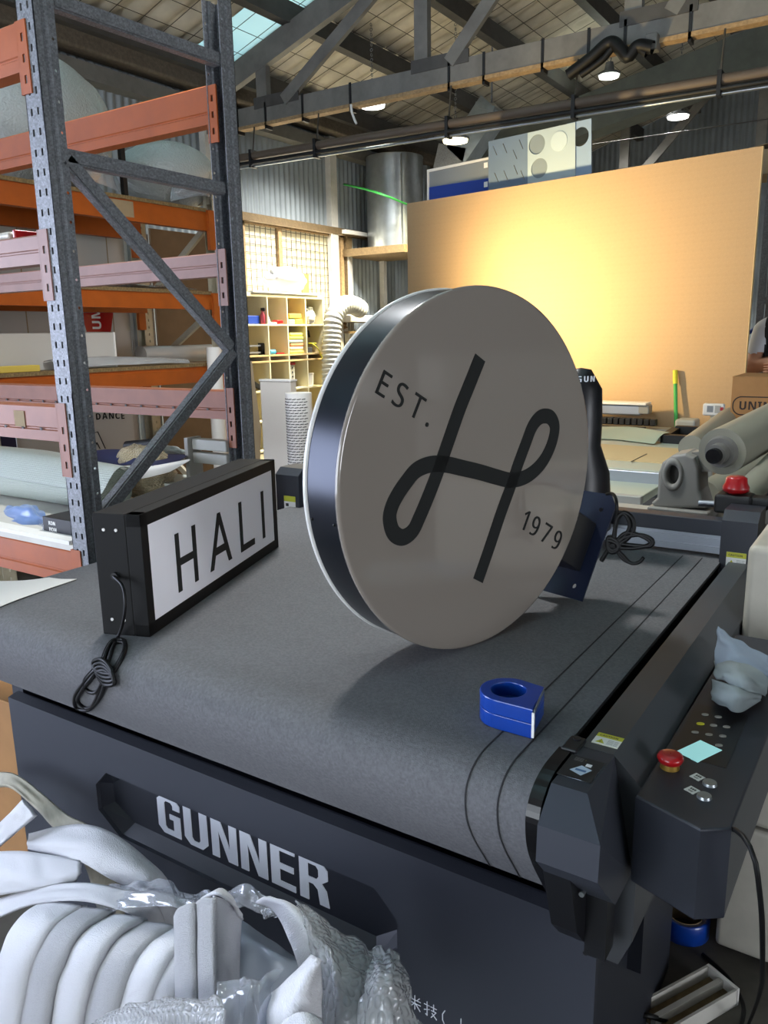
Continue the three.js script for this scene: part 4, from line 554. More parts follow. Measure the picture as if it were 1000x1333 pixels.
// items on the near rack, lowest visible shelf
{
  const y = LV[3][1] + 0.0185, P = (px, py, z) => PZ([px, py], z);
  const zr = -1.78, a = P(-60, 655, zr), b = P(128, 650, zr);
  const roll = thing('foam_roll', 'thick roll of pale ribbed foam wrap lying on the low rack shelf', 'roll');
  { const rr = 0.08, yy = y + 0.002, xe = PZ([150, 655], zr).x, g = new THREE.CylinderGeometry(rr, rr, 1.35, 48, 60), p = g.attributes.position; for (let i = 0; i < p.count; i++) { const k = 1 + 0.008 * Math.sin(p.getY(i) * 260); p.setX(i, p.getX(i) * k); p.setZ(i, p.getZ(i) * k); } g.computeVertexNormals(); part(roll, 'foam', g.rotateZ(Math.PI / 2).translate(xe - 0.675, yy + rr, zr), mat('#c5cfc4', 0.6, 0, { transmission: 0.2, thickness: 0, bump: T_bubble, bumpM: 0.05, bumpS: 0.003 })); }
  part(roll, 'outer_layer', sheet([[V(-3.4, y + 0.16, -1.87), V(-2.9, y + 0.175, -1.87), V(-2.25, y + 0.14, -1.87)], [V(-3.4, y + 0.2, -1.76), V(-2.9, y + 0.178, -1.76), V(-2.25, y + 0.17, -1.76)], [V(-3.4, y + 0.1, -1.67), V(-2.9, y + 0.1, -1.68), V(-2.25, y + 0.09, -1.68)]], 20, 10, 0.004, 0.004), mat('#cdd7d2', 0.45, 0, { transmission: 0.3, thickness: 0, bump: T_bubble, bumpM: 0.06, bumpS: 0.003, side: THREE.DoubleSide }));
  const w = thing('bubble_bundle', 'small bundle of yellowish bubble wrap behind the diagonal rack brace', 'bundle');
  { const c = PZ([190, 640], -1.98); part(w, 'wrap', blob(V(c.x, Math.max(c.y, y + 0.11), c.z), 0.13, 0.105, 0.09, 0.12, 17, 4), mat('#d8c8a6', 0.3, 0, { transmission: 0.3, thickness: 0, bump: T_bubble, bumpM: 0.08, bumpS: 0.004 })); }
  const bag = thing('plastic_sheet', 'crumpled clear plastic sheeting lying on the low rack shelf', 'plastic'); part(bag, 'plastic', sheet([[P(-10, 683, -1.6), P(20, 676, -1.6), P(45, 678, -1.58), P(75, 680, -1.58)], [P(-10, 690, -1.52), P(20, 680, -1.52), P(40, 688, -1.5), P(65, 684, -1.5)], [P(-10, 697, -1.46), P(20, 694, -1.46), P(40, 695, -1.45), P(60, 695, -1.45)]], 24, 12, 0.003, 0.008, 5), M.film);
  const bl = thing('blue_film', 'crumpled light blue plastic film on the low rack shelf', 'plastic'); part(bl, 'film', sheet([[P(-10, 668, -1.62), P(15, 660, -1.62), P(35, 655, -1.62), P(52, 664, -1.62)], [P(-10, 680, -1.57), P(15, 668, -1.55), P(35, 664, -1.54), P(60, 672, -1.56)], [P(-10, 694, -1.54), P(15, 686, -1.5), P(35, 686, -1.5), P(62, 688, -1.54)]], 28, 16, 0.003, 0.012, 9), mat('#86a3d6', 0.35, 0, { transmission: 0.35, thickness: 0, side: THREE.DoubleSide }));
  const wp = thing('paper_bundle', 'bundle of creased white paper on the front edge of the low rack shelf', 'paper'); part(wp, 'paper', sheet([[P(-10, 702, -1.5), P(20, 698, -1.5), P(58, 694, -1.5)], [P(-10, 704, -1.44), P(20, 697, -1.44), P(60, 698, -1.44)], [P(-10, 714, -1.42), P(20, 710, -1.42), P(60, 708, -1.42)]], 20, 10, 0.006, 0.006, 6), M.foamCream);
  const c0 = P(58, 700, -1.46); const bk = thing('black_carton', 'small black carton with white print on the low rack shelf', 'box'); part(bk, 'carton', box(c0.x, c0.x + 0.19, y, y + 0.055, -1.58, -1.46, 0.002), M.black); part(bk, 'print', [text('KON', 0.012, 0.0005).translate(c0.x + 0.03, y + 0.032, -1.4598), text('HOM', 0.012, 0.0005).translate(c0.x + 0.03, y + 0.012, -1.4598)], M.white, 'white print');
  single('white_board', 'white board lying along the front edge of the low rack shelf', 'board', box(-3.2, -2.06, y, y + 0.012, -1.455, -1.405), M.white);
  const ny = thing('navy_sheet', 'navy blue sheet with a white underside curling on the low rack shelf', 'sheet'); const Q = (x, yy, z) => PZ([x, yy], z);
  part(ny, 'navy_face', sheet([[Q(112, 588, -2.02), Q(150, 585, -2.02), Q(200, 590, -2.05), Q(246, 592, -2.06)], [Q(118, 600, -1.96), Q(160, 592, -1.94), Q(200, 600, -1.94), Q(232, 601, -1.95)], [Q(128, 620, -1.9), Q(160, 606, -1.88), Q(195, 606, -1.88), Q(220, 612, -1.9)]], 20, 8, 0.002), M.navy, 'navy blue face');
  part(ny, 'white_underside', sheet([[Q(128, 621, -1.9), Q(160, 607, -1.88), Q(195, 607, -1.88), Q(246, 598, -1.95)], [Q(126, 628, -1.88), Q(160, 618, -1.86), Q(195, 612, -1.86), Q(246, 600, -1.93)], [Q(125, 632, -1.88), Q(160, 626, -1.86), Q(190, 622, -1.86), Q(222, 614, -1.9)]], 20, 6, 0.002), M.white, 'white underside');
  const mr = thing('metal_bracket', 'grey metal rail bracket at the end of the low rack shelf', 'bracket'); const m0 = Q(258, 622, -2.08), m1 = Q(292, 588, -2.08);
  part(mr, 'rail', [box(m0.x, m1.x + 0.03, m0.y + 0.11, m0.y + 0.15, -2.1, -2.06, 0.004)], M.greyPanel); part(mr, 'rail', [box(m0.x, m1.x + 0.03, m0.y + 0.06, m0.y + 0.1, -2.1, -2.06, 0.004)], M.greyPanel); part(mr, 'end_plate', box(m0.x - 0.02, m0.x, y, m0.y + 0.155, -2.11, -2.04, 0.003), M.greyMachine);
  const pb = thing('food_container', 'pale plastic container lying behind the wrapped bundle on the low rack shelf', 'container'); const c1 = Q(232, 628, -2.05); part(pb, 'container', box(c1.x - 0.09, c1.x + 0.09, y, y + 0.07, -2.13, -1.98, 0.012), mat('#b9c2be', 0.35, 0, {})); part(pb, 'rim', box(c1.x - 0.1, c1.x + 0.1, y + 0.066, y + 0.078, -2.14, -1.97, 0.004), mat('#c6cdc8', 0.35, 0, {}));
  const rolls = thing('film_package', 'flat package wrapped in glossy film on the low rack shelf', 'package'); const c2 = Q(205, 585, -2.1); part(rolls, 'package', blob(V(c2.x, y + 0.16, -2.1), 0.14, 0.035, 0.06, 0.15, 8, 4), M.wrap);
  single('black_tube', 'short black tube lying behind the navy sheet', 'tube', rod(Q(166, 581, -2.09), Q(200, 578, -2.09), 0.022), M.black);
  const stk = thing('striped_parcel', 'parcel in printed striped wrap resting on the middle rack beam', 'parcel'); const s0 = Q(0, 345, -1.5), s1 = Q(50, 308, -1.5); part(stk, 'parcel', box(-2.5, s1.x - 0.02, LV[1][1] + 0.0005, s1.y + 0.01, -1.6, -1.42, 0.02), mat('#d9d3c6', 0.4, 0, { tex: T_soft, texM: 0.06 })); for (const x of [-2.33, -2.19]) part(stk, 'red_band', box(x, x + 0.012, LV[1][1] + 0.001, s1.y + 0.012, -1.602, -1.418, 0.004), M.red, 'red band');
}
// second rack, beams running away from the camera
{
  const r = thing('pallet_rack', 'older orange pallet rack against white panels behind the near rack', 'rack'), X = -4.0, XB = -4.76, Z1 = -4.06, Z0 = -2.4;
  const turn = (g) => g; // beams along z
  [...LV.slice(0, 3), [0.32, 0.42]].forEach(([y0, y1], i) => { const m = i === 3 ? M.orangeDull : M.orange, h0 = i === 1 ? y0 - 0.02 : y0; for (const [x, s] of [[X, -1], [XB, 1]]) { const b = part(r, 'beam', alongZ([[x, h0], [x, y1 - 0.02], [x + s * 0.012, y1 - 0.02], [x + s * 0.012, y1], [x + s * 0.05, y1], [x + s * 0.05, h0]], Z1 + 0.005, Z0), m); part(b, 'connector', box(x - 0.006, x + 0.02, h0 - 0.12, y1 + 0.01, Z1 + 0.0, Z1 + 0.06), m); }
    part(r, 'shelf_board', box(XB + 0.02, X - 0.005, y1, y1 + 0.022, Z1 + 0.05, Z0), M.particle, 'chipboard shelf'); });
  const cream = mat('#c9c2ac', 0.55, 0.1, { tex: T_mottle, texM: 0.2 });
  for (const [x, m] of [[X, cream], [XB, cream]]) for (const z of [Z1, Z0 + 0.09]) { const u = part(r, 'upright', [box(x - 0.085, x, 0, 2.6, z - 0.08, z - 0.077), (() => { const c = shapeOf([[-z, 0], [-z + 0.08, 0], [-z + 0.08, 2.6], [-z, 2.6]]); for (let y = 0.1; y < 2.55; y += 0.05) c.holes.push(new THREE.Path([[-z + 0.036, y], [-z + 0.036, y + 0.018], [-z + 0.045, y + 0.018], [-z + 0.045, y]].map((q) => new THREE.Vector2(...q)))); return extrude(c, 0.0025).rotateY(Math.PI / 2).translate(x - 0.0025, 0, 0); })(), box(x - 0.085, x - 0.0825, 0, 2.6, z - 0.08, z)], m, 'cream slotted upright'); }
  const fr = (y0, y1) => part(r, 'brace', bar(V(X - 0.05, y0, Z1 - 0.04), V(XB - 0.03, y1, Z1 - 0.04), 0.025, 0.04), cream); fr(1.74, 1.3); fr(2.3, 1.78); fr(1.25, 0.8); fr(0.25, 0.75); fr(2.42, 2.42);
  part(r, 'sticker', box(X, X + 0.001, LV[0][0] + 0.02, LV[0][1] - 0.01, -3.4, -3.2), M.cardPale, 'cream label on the beam');
}
{ // contents of the second rack
  const top = LV[0][1] + 0.0225, mid = LV[1][1] + 0.0225, low = LV[2][1] + 0.0225, bot = 0.4425;
  const big = (p, x, rx, ry, rz, label, seed) => { const c = PX(p, x), t = thing('wrapped_bundle', label, 'bundle', undefined); part(t, 'plastic_wrap', blob(V(c.x, top + ry * 1.04, c.z), rx, ry, rz, 0.05, seed, 2.2, 56), M.wrap, 'glossy bubble wrap'); part(t, 'loose_fold', sheet([[V(c.x + rx * 0.7, top + ry * 0.5, c.z + rz * 0.5), V(c.x + rx * 0.95, top + ry * 0.7, c.z), V(c.x + rx * 0.8, top + ry * 0.6, c.z - rz * 0.6)], [V(c.x + rx * 0.75, top + 0.02, c.z + rz * 0.6), V(c.x + rx * 1.05, top + 0.06, c.z), V(c.x + rx * 0.8, top + 0.02, c.z - rz * 0.7)]], 18, 8, 0.003, 0.03, seed), M.film); };
  big([55, 165], -4.3, 0.3, 0.36, 0.42, 'huge round bubble wrapped bundle on the top rack shelf', 21);
  big([220, 228], -4.3, 0.3, 0.22, 0.36, 'smaller bubble wrapped bundle on the top rack shelf', 33);
  single('rack_post_prop', 'thin dark prop standing between the wrapped bundles on the top rack shelf', 'post', box(-4.08, -4.05, top, top + 0.32, PX([162, 220], -4.05).z - 0.015, PX([162, 220], -4.05).z + 0.015), M.black);
  const fb = thing('film_bag', 'flat clear plastic bag lying on the middle rack shelf', 'bag'); part(fb, 'plastic', sheet([[V(-4.6, mid + 0.02, -2.9), V(-4.6, mid + 0.03, -3.4), V(-4.6, mid + 0.01, -3.9)], [V(-4.3, mid + 0.03, -2.9), V(-4.3, mid + 0.05, -3.4), V(-4.3, mid + 0.02, -3.9)], [V(-4.03, mid + 0.004, -2.8), V(-4.03, mid + 0.03, -3.3), V(-4.03, mid + 0.005, -3.9)]], 24, 10, 0.003, 0.012, 4), M.film);
  const z = (px, x) => PX([px, 450], x).z, wb = thing('white_carton', 'plain white carton on the third rack shelf', 'box'); const w0 = z(95, -4.15), w1 = z(150, -4.15);
  part(wb, 'carton', box(-4.55, -4.15, low, PX([120, 433], -4.15).y, w1, z(0, -4.15) + 0.15, 0.004), mat('#b9b7b2', 0.75)); part(wb, 'edge', box(-4.152, -4.146, low, PX([120, 433], -4.15).y + 0.002, w1 - 0.003, w1 + 0.008), M.white);
  single('yellow_foam', 'yellow foam strip lying on the third rack shelf', 'foam', box(-4.1, -4.02, low, low + 0.035, z(45, -4.05), z(-10, -4.05), 0.004), mat('#c9b04e', 0.8));
  const fw = thing('flat_parcel', 'flat bubble wrapped parcel on the edge of the third rack shelf', 'parcel'); part(fw, 'bubble_wrap', sheet([[V(-4.14, low + 0.05, z(60, -4.1)), V(-4.14, low + 0.055, z(150, -4.1)), V(-4.14, low + 0.03, z(235, -4.1))], [V(-4.07, low + 0.055, z(60, -4.1)), V(-4.07, low + 0.06, z(150, -4.1)), V(-4.07, low + 0.035, z(235, -4.1))], [V(-4.02, low + 0.01, z(60, -4.1)), V(-4.02, low + 0.012, z(150, -4.1)), V(-4.02, low + 0.006, z(235, -4.1))]], 30, 10, 0.004, 0.006, 6), M.bubble);
  const ra = PX([185, 483], -4.3), rb = PX([275, 478], -4.3); const cr2 = thing('film_roll', 'roll of clear plastic film on the third rack shelf', 'roll'); part(cr2, 'roll', rod(V(-4.3, low + 0.06, ra.z), V(-4.3, low + 0.06, rb.z), 0.06, 0.06, 24), mat('#a9a8a4', 0.25, 0, { clearcoat: 0.6 }));
  const wt = thing('paper_roll', 'white paper tube leaning at the rack end', 'roll'); part(wt, 'tube', rod(PX([290, 640], -3.9).setY(0.001), PX([278, 452], -3.93), 0.05, 0.05, 20), M.white);
  // white panels, red sign, lettered panel and cardboard behind the rack
  const XW = -5.0, pz = (px) => PX([px, 400], XW).z, pn = thing('leaning_sign_board', 'tall white panel with a red emblem leaning behind the rack', 'panel');
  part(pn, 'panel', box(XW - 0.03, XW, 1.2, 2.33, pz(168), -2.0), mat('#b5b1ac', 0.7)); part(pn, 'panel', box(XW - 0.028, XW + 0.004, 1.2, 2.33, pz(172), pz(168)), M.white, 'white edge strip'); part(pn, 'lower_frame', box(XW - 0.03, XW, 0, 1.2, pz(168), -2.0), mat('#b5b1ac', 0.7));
  const rc = (p) => { const q = PX(p, XW); return [-q.z, q.y]; }; part(pn, 'emblem', extrude(shapeOf([rc([105, 407]), rc([147, 407]), rc([144, 432]), rc([113, 432])]), 0.003).rotateY(Math.PI / 2).translate(XW + 0.001, 0, 0), M.red, 'red emblem'); const e0 = PX([121, 430], XW); part(pn, 'lettering', [text('UM', 0.075, 0.002).rotateZ(Math.PI / 2).rotateY(Math.PI / 2).translate(XW + 0.0045, e0.y, e0.z - 0.07)], M.white, 'white sideways letters on the emblem');
  for (const px of [33, 146]) part(pn, 'joint', box(XW, XW + 0.0015, 1.2, 2.33, pz(px) - 0.004, pz(px) + 0.004), M.cardPale);
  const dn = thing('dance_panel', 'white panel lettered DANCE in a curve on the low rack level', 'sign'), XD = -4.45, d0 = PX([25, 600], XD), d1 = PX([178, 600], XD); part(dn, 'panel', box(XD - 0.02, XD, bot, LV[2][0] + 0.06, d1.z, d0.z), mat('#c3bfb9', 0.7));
  { const t = 'ER & DANCE', c = PX([120, 555], XD), gs = []; let x = 0; const A = PX([92, 551], XD), w = (A.z - PX([165, 556], XD).z); [...t].forEach((ch, i) => { if (ch === ' ') { x += w * 0.055; return; } const g = text(ch, 0.042, 0.002, fontB), gw = g.boundingBox.max.x - g.boundingBox.min.x; const k = x / w; g.translate(x - g.boundingBox.min.x, 0.012 * Math.sin(Math.PI * k) - 0.02 * k, 0); gs.push(g); x += gw + 0.012; }); part(dn, 'lettering', gs.map((g) => g.scale(w / x, 1, 1).rotateY(Math.PI / 2).translate(XD + 0.001, PX([92, 551], XD).y, A.z)), M.vinyl, 'black curved lettering'); }
  { const q = (p) => PX(p, XD + 0.002); part(dn, 'logo', [[[119, 565], [127, 562]], [[127, 562], [137, 584]], [[119, 565], [118, 578]], [[123, 584], [126, 576]], [[126, 576], [130, 584]]].map(([a, b]) => bar(q(a), q(b), 0.003, 0.01, V(1, 0.2, 0))), M.vinyl, 'small black line logo'); }
  const pp = thing('purple_board', 'dark purple board standing on the low rack level', 'board'); part(pp, 'board', box(XD - 0.01, XD + 0.02, bot, LV[2][0] - 0.02, PX([24, 600], XD + 0.02).z, -2.42), M.purple);
  const pr = thing('metal_profile', 'bundle of tall galvanised profiles standing behind the rack', 'profile'); for (const [a, b, m] of [[176, 181, M.galvClean], [183, 189, M.galv], [190, 200, M.galv]]) part(pr, 'profile', box(XW - 0.01, XW + 0.04, 0, 2.3, PX([b, 400], XW + 0.04).z, PX([a, 400], XW + 0.04).z), m);
  single('cardboard_sheet', 'large brown cardboard sheet standing behind the far rack end', 'cardboard', box(XW - 0.42, XW - 0.4, 0, 2.42, PX([276, 400], XW - 0.4).z, PX([203, 400], XW - 0.4).z), mat('#7d6348', 0.85, 0, { tex: T_mottle, texM: 0.6 }));
}
// ================================================================== ALONG THE LEFT WALL
{
  const x = -6.5, C0 = -7.05, cw = 0.362, th = 0.02, top = 2.036;
  const shelf = thing('cube_shelf', 'cream cube shelving unit under the window against the corrugated wall', 'shelf'), m = mat('#e2d8b4', 0.6);
  const rowsY = [top, top - 0.36, top - 0.72, top - 0.79, top - 1.14, top - 1.5, top - 1.86];
  for (const [i, y] of rowsY.entries()) part(shelf, 'shelf_board', box(x - 0.39, x, y - (i === 0 ? 0.045 : th), y, C0 - cw * 4, C0, 0.002), i === 2 || i === 3 ? mat('#c8ab78', 0.6) : m);
  for (let i = 0; i <= 4; i++) part(shelf, 'divider', box(x - 0.388, x - 0.001, 0.02, top - 0.01, C0 - cw * i - th / 2, C0 - cw * i + th / 2, 0.002), m);
  part(shelf, 'back_panel', box(x - 0.395, x - 0.389, 0.02, top, C0 - cw * 4, C0), mat('#cfc29a', 0.7)); part(shelf, 'plinth', box(x - 0.38, x - 0.01, 0, 0.14, C0 - cw * 4 + 0.02, C0 - 0.02), m);
  const inCell = (c, r) => ({ z: C0 - cw * (c + 0.5), y: [rowsY[1], rowsY[2], rowsY[4], rowsY[5]][r] + 0.0005, x: x - 0.16 });
  const it = (name, label, cat, c, r, f) => { const q = inCell(c, r), t = thing(name, label, cat); f(t, q); };
  it('blue_case', 'blue tool case in the cube shelf', 'case', 0, 0, (t, q) => { part(t, 'case', box(q.x - 0.1, q.x + 0.1, q.y, q.y + 0.1, q.z - 0.1, q.z + 0.1, 0.01), M.boardBlue); part(t, 'handle', box(q.x - 0.02, q.x + 0.02, q.y + 0.02, q.y + 0.08, q.z + 0.1, q.z + 0.13, 0.006), M.black); });
  it('spray_bottle', 'small spray bottle with a red label beside the blue case', 'bottle', 0, 0, (t, q) => { part(t, 'bottle', new THREE.LatheGeometry([[0.001, 0], [0.03, 0], [0.03, 0.1], [0.012, 0.14], [0.012, 0.16], [0.001, 0.16]].map((p) => new THREE.Vector2(...p)), 18).translate(q.x + 0.12, q.y, q.z - 0.13), mat('#a03a4a', 0.4)); part(t, 'trigger', box(q.x + 0.1, q.x + 0.16, q.y + 0.15, q.y + 0.19, q.z - 0.14, q.z - 0.12, 0.006), M.black); });
  it('white_cone', 'white nozzle cone standing in the cube shelf', 'cone', 1, 0, (t, q) => { part(t, 'cone', new THREE.LatheGeometry([[0.001, 0.2], [0.01, 0.2], [0.06, 0.04], [0.07, 0], [0.001, 0]].map((p) => new THREE.Vector2(...p)), 20).translate(q.x, q.y + 0.0, q.z + 0.05), M.white); });
  it('red_tool', 'red plastic tape tool in the cube shelf', 'tool', 1, 0, (t, q) => { part(t, 'body', box(q.x + 0.05, q.x + 0.15, q.y, q.y + 0.05, q.z - 0.12, q.z - 0.0, 0.02), M.red); part(t, 'strip', box(q.x + 0.06, q.x + 0.14, q.y, q.y + 0.02, q.z, q.z + 0.1, 0.005), M.white); });
  it('orange_folder', 'orange folder standing at the back of the cube shelf', 'folder', 2, 0, (t, q) => { part(t, 'folder', box(q.x - 0.15, q.x - 0.12, q.y, q.y + 0.3, q.z - 0.15, q.z + 0.15), mat('#d8955c', 0.7)); });
  const pads = [['#d8d04e', 'yellow'], ['#7fae8e', 'green'], ['#d9b24e', 'amber']]; for (let k = 0; k < 3; k++) it('sponge_pack', pads[k][1] + ' pack of sponges piled in the cube shelf before the orange folder', 'sponges', 2, 0, (t, q) => { part(t, 'pack', box(q.x, q.x + 0.14, q.y + [0, 0, 0.07][k], q.y + [0.065, 0.06, 0.13][k], q.z + [-0.14, 0.01, -0.12][k], q.z + [0, 0.14, 0.12][k], 0.012), mat(pads[k][0], 0.6)); });
  it('plastic_bag', 'grey and white crumpled plastic bag stuffed in the cube shelf', 'bag', 3, 0, (t, q) => { part(t, 'bag', blob(V(q.x, q.y + 0.12, q.z - 0.02), 0.12, 0.1, 0.09, 0.2, 3, 4), mat('#6d716f', 0.5)); part(t, 'white_corner', blob(V(q.x + 0.12, q.y + 0.08, q.z + 0.06), 0.07, 0.08, 0.06, 0.2, 6, 4), M.white); });
  it('bar_clamp', 'steel bar clamps lying in the cube shelf', 'clamp', 0, 1, (t, q) => { for (const dy of [0.02, 0.1]) { part(t, 'bar', box(q.x + 0.05, q.x + 0.08, q.y + dy, q.y + dy + 0.02, q.z - 0.15, q.z + 0.15), M.galv); part(t, 'jaw', box(q.x + 0.03, q.x + 0.1, q.y, q.y + dy + 0.04, q.z - 0.16, q.z - 0.12, 0.005), M.black); } });
  it('blue_spool', 'small light blue tape spool in the cube shelf', 'tape', 1, 1, (t, q) => { part(t, 'spool', rod(V(q.x + 0.12, q.y + 0.03, q.z + 0.14), V(q.x + 0.12, q.y + 0.03, q.z + 0.05), 0.03), mat('#4aa0cf', 0.5)); });
  it('red_pencil_case', 'flat red pencil case in the cube shelf', 'case', 1, 1, (t, q) => { part(t, 'case', box(q.x + 0.08, q.x + 0.14, q.y, q.y + 0.02, q.z - 0.12, q.z + 0.02, 0.006), M.red); });
  const cl = ['#cdbb62', '#d8c8a0', '#c9825a', '#8fa89e', '#d6cf5c', '#e0d66a']; cl.forEach((c, k) => it('cloth_stack', ['amber', 'beige', 'rust', 'grey green', 'yellow', 'pale yellow'][k] + ' folded cloth in the pile on the cube shelf', 'cloth', 2, 1, (t, q) => { part(t, 'cloth', box(q.x - 0.05, q.x + 0.14, q.y + k * 0.043, q.y + k * 0.043 + 0.042, q.z - 0.145 + (k % 2) * 0.01, q.z + 0.14 - (k % 3) * 0.01, 0.016), mat(c, 0.9)); }));
  it('yellow_lead', 'yellow extension lead hanging out of the cube shelf', 'lead', 3, 1, (t, q) => { part(t, 'coil', [0, 1, 2].map((k) => new THREE.TorusGeometry(0.05 - k * 0.008, 0.008, 6, 20).rotateX(Math.PI / 2).translate(q.x + 0.1, q.y + 0.12 + k * 0.014, q.z))[0], M.yellow); part(t, 'lead', tube([V(q.x + 0.12, q.y + 0.12, q.z + 0.04), V(q.x + 0.18, q.y + 0.08, q.z + 0.02), V(q.x + 0.2, q.y - 0.1, q.z - 0.08), V(q.x + 0.2, q.y - 0.35, q.z - 0.1), V(q.x + 0.2, q.y - 0.55, q.z - 0.12)], 0.008, 30), M.yellow); });
  it('black_charger', 'black charger with a hook lying in the cube shelf behind the yellow lead', 'charger', 3, 1, (t, q) => { part(t, 'body', box(q.x - 0.05, q.x + 0.06, q.y, q.y + 0.07, q.z - 0.06, q.z + 0.12, 0.01), M.steelDark); part(t, 'hook', tube([V(q.x, q.y + 0.07, q.z), V(q.x, q.y + 0.2, q.z + 0.02), V(q.x, q.y + 0.28, q.z - 0.04), V(q.x, q.y + 0.2, q.z - 0.07)], 0.014, 20), M.black); });
  it('black_wedge', 'black wedge tool leaning in the lower cube shelf', 'tool', 0, 2, (t, q) => { part(t, 'wedge', bar(V(q.x + 0.1, q.y + 0.1, q.z + 0.1), V(q.x + 0.1, q.y + 0.03, q.z - 0.06), 0.06, 0.05), M.black); });
  for (const [k, col, ht] of [[0, '#8e8a6a', 0.09], [1, '#34332c', 0.1], [2, '#7d7b70', 0.09]]) it('paint_tin', ['olive', 'dark', 'grey'][k] + ' paint tin in the lower cube shelf', 'tin', 1, 2, (t, q) => { part(t, 'tin', rod(V(q.x + 0.06, q.y, q.z + 0.1 - k * 0.1), V(q.x + 0.06, q.y + ht, q.z + 0.1 - k * 0.1), 0.042, 0.042, 20), mat(col, 0.4, 0.2)); part(t, 'lid', rod(V(q.x + 0.06, q.y + ht, q.z + 0.1 - k * 0.1), V(q.x + 0.06, q.y + ht + 0.008, q.z + 0.1 - k * 0.1), 0.039, 0.039, 20), M.galvClean); });
  it('drawer_tower', 'small red topped organiser tower in the lower cube shelf', 'organiser', 2, 2, (t, q) => { const px = q.x + 0.06; part(t, 'case', box(px - 0.05, px + 0.045, q.y, q.y + 0.28, q.z + 0.02, q.z + 0.13, 0.004), M.white); for (let k = 0; k < 5; k++) part(t, 'drawer', box(px + 0.045, px + 0.052, q.y + 0.012 + k * 0.053, q.y + 0.054 + k * 0.053, q.z + 0.03, q.z + 0.12), M.greyPanel); for (let k = 0; k < 5; k++) part(t, 'knob', box(px + 0.052, px + 0.06, q.y + 0.026 + k * 0.053, q.y + 0.042 + k * 0.053, q.z + 0.065, q.z + 0.085), M.black); part(t, 'lid', box(px - 0.055, px + 0.055, q.y + 0.28, q.y + 0.315, q.z + 0.01, q.z + 0.14, 0.008), M.red, 'red lid'); });
  it('white_tub', 'white tub in the lower cube shelf', 'tub', 3, 2, (t, q) => { part(t, 'tub', rod(V(q.x + 0.05, q.y, q.z + 0.03), V(q.x + 0.05, q.y + 0.15, q.z + 0.03), 0.055, 0.062, 20), M.white); part(t, 'lid', rod(V(q.x + 0.05, q.y + 0.15, q.z + 0.03), V(q.x + 0.05, q.y + 0.16, q.z + 0.03), 0.066, 0.066, 20), M.white); });
  const tb = thing('white_sack', 'white plastic sack lying on top of the cube shelf', 'sack'); part(tb, 'sack', blob(V(x - 0.2, top + 0.19, C0 - 0.95), 0.16, 0.155, 0.36, 0.14, 12, 2.4, 40), M.white);
  single('cardboard_piece', 'brown cardboard offcut leaning on top of the cube shelf', 'cardboard', box(x - 0.25, x - 0.23, top + 0.0005, top + 0.28, C0 - 1.46, C0 - 1.32), M.card);
  single('white_tray', 'thin white tray lying on top of the cube shelf', 'tray', [box(x - 0.3, x + 0.02, top + 0.0005, top + 0.02, C0 - 1.34, C0 - 0.1)], M.white);
}
{ // galvanised drum on a wall shelf, duct, strap, post
  const zc = PX([511, 300], -6.45).z, t = thing('galvanised_drum', 'tall shiny galvanised drum standing on a wall shelf', 'drum'), y0 = 2.72, y1 = 3.95;
  part(t, 'body', new THREE.LatheGeometry([[0.001, y0], [0.4, y0], [0.405, y0 + 0.02], [0.4, y0 + 0.05], [0.4, y1 - 0.03], [0.406, y1 - 0.01], [0.4, y1], [0.001, y1]].map((q) => new THREE.Vector2(...q)), 48).translate(-6.4, 0, zc), M.galvClean); part(t, 'seam', box(-6.4 + 0.28, -6.4 + 0.3, y0 + 0.05, y1 - 0.03, zc + 0.27, zc + 0.29), M.galvClean);
  const s = thing('wall_shelf', 'timber wall shelf carrying the galvanised drum', 'shelf'); part(s, 'board', box(-6.97, -5.92, y0 - 0.1, y0 - 0.0005, zc - 0.5, zc + 0.55), M.timberOld); part(s, 'leg', box(-6.05, -5.97, 0, y0 - 0.1, zc - 0.48, zc - 0.4), M.whitePaint); part(s, 'leg', box(-6.95, -6.87, 0, y0 - 0.1, zc - 0.48, zc - 0.4), M.whitePaint); part(s, 'leg', box(-6.95, -6.87, 0, y0 - 0.1, zc + 0.42, zc + 0.5), M.whitePaint);
  const d = PX([548, 240], -6.5); single('galvanised_duct', 'narrow galvanised duct rising beside the tall drum', 'duct', [rod(V(d.x, 0, d.z), V(d.x, 3.98, d.z), 0.14, 0.14, 28)], M.galvClean);
  single('green_strap', 'green strap tied round the tall galvanised drum to the wall', 'strap', tube([PX([448, 240], -6.86), PX([475, 246], -6.4), PX([500, 254], -6.0), PX([530, 266], -5.97)], 0.014, 24, 6), M.green);
  single('cable_tray', 'pale cable tray fixed to the wall beside the drum', 'tray', box(-6.93, -6.8, 2.92, 2.97, PX([475, 312], -6.9).z, PX([443, 308], -6.9).z), M.white);
}
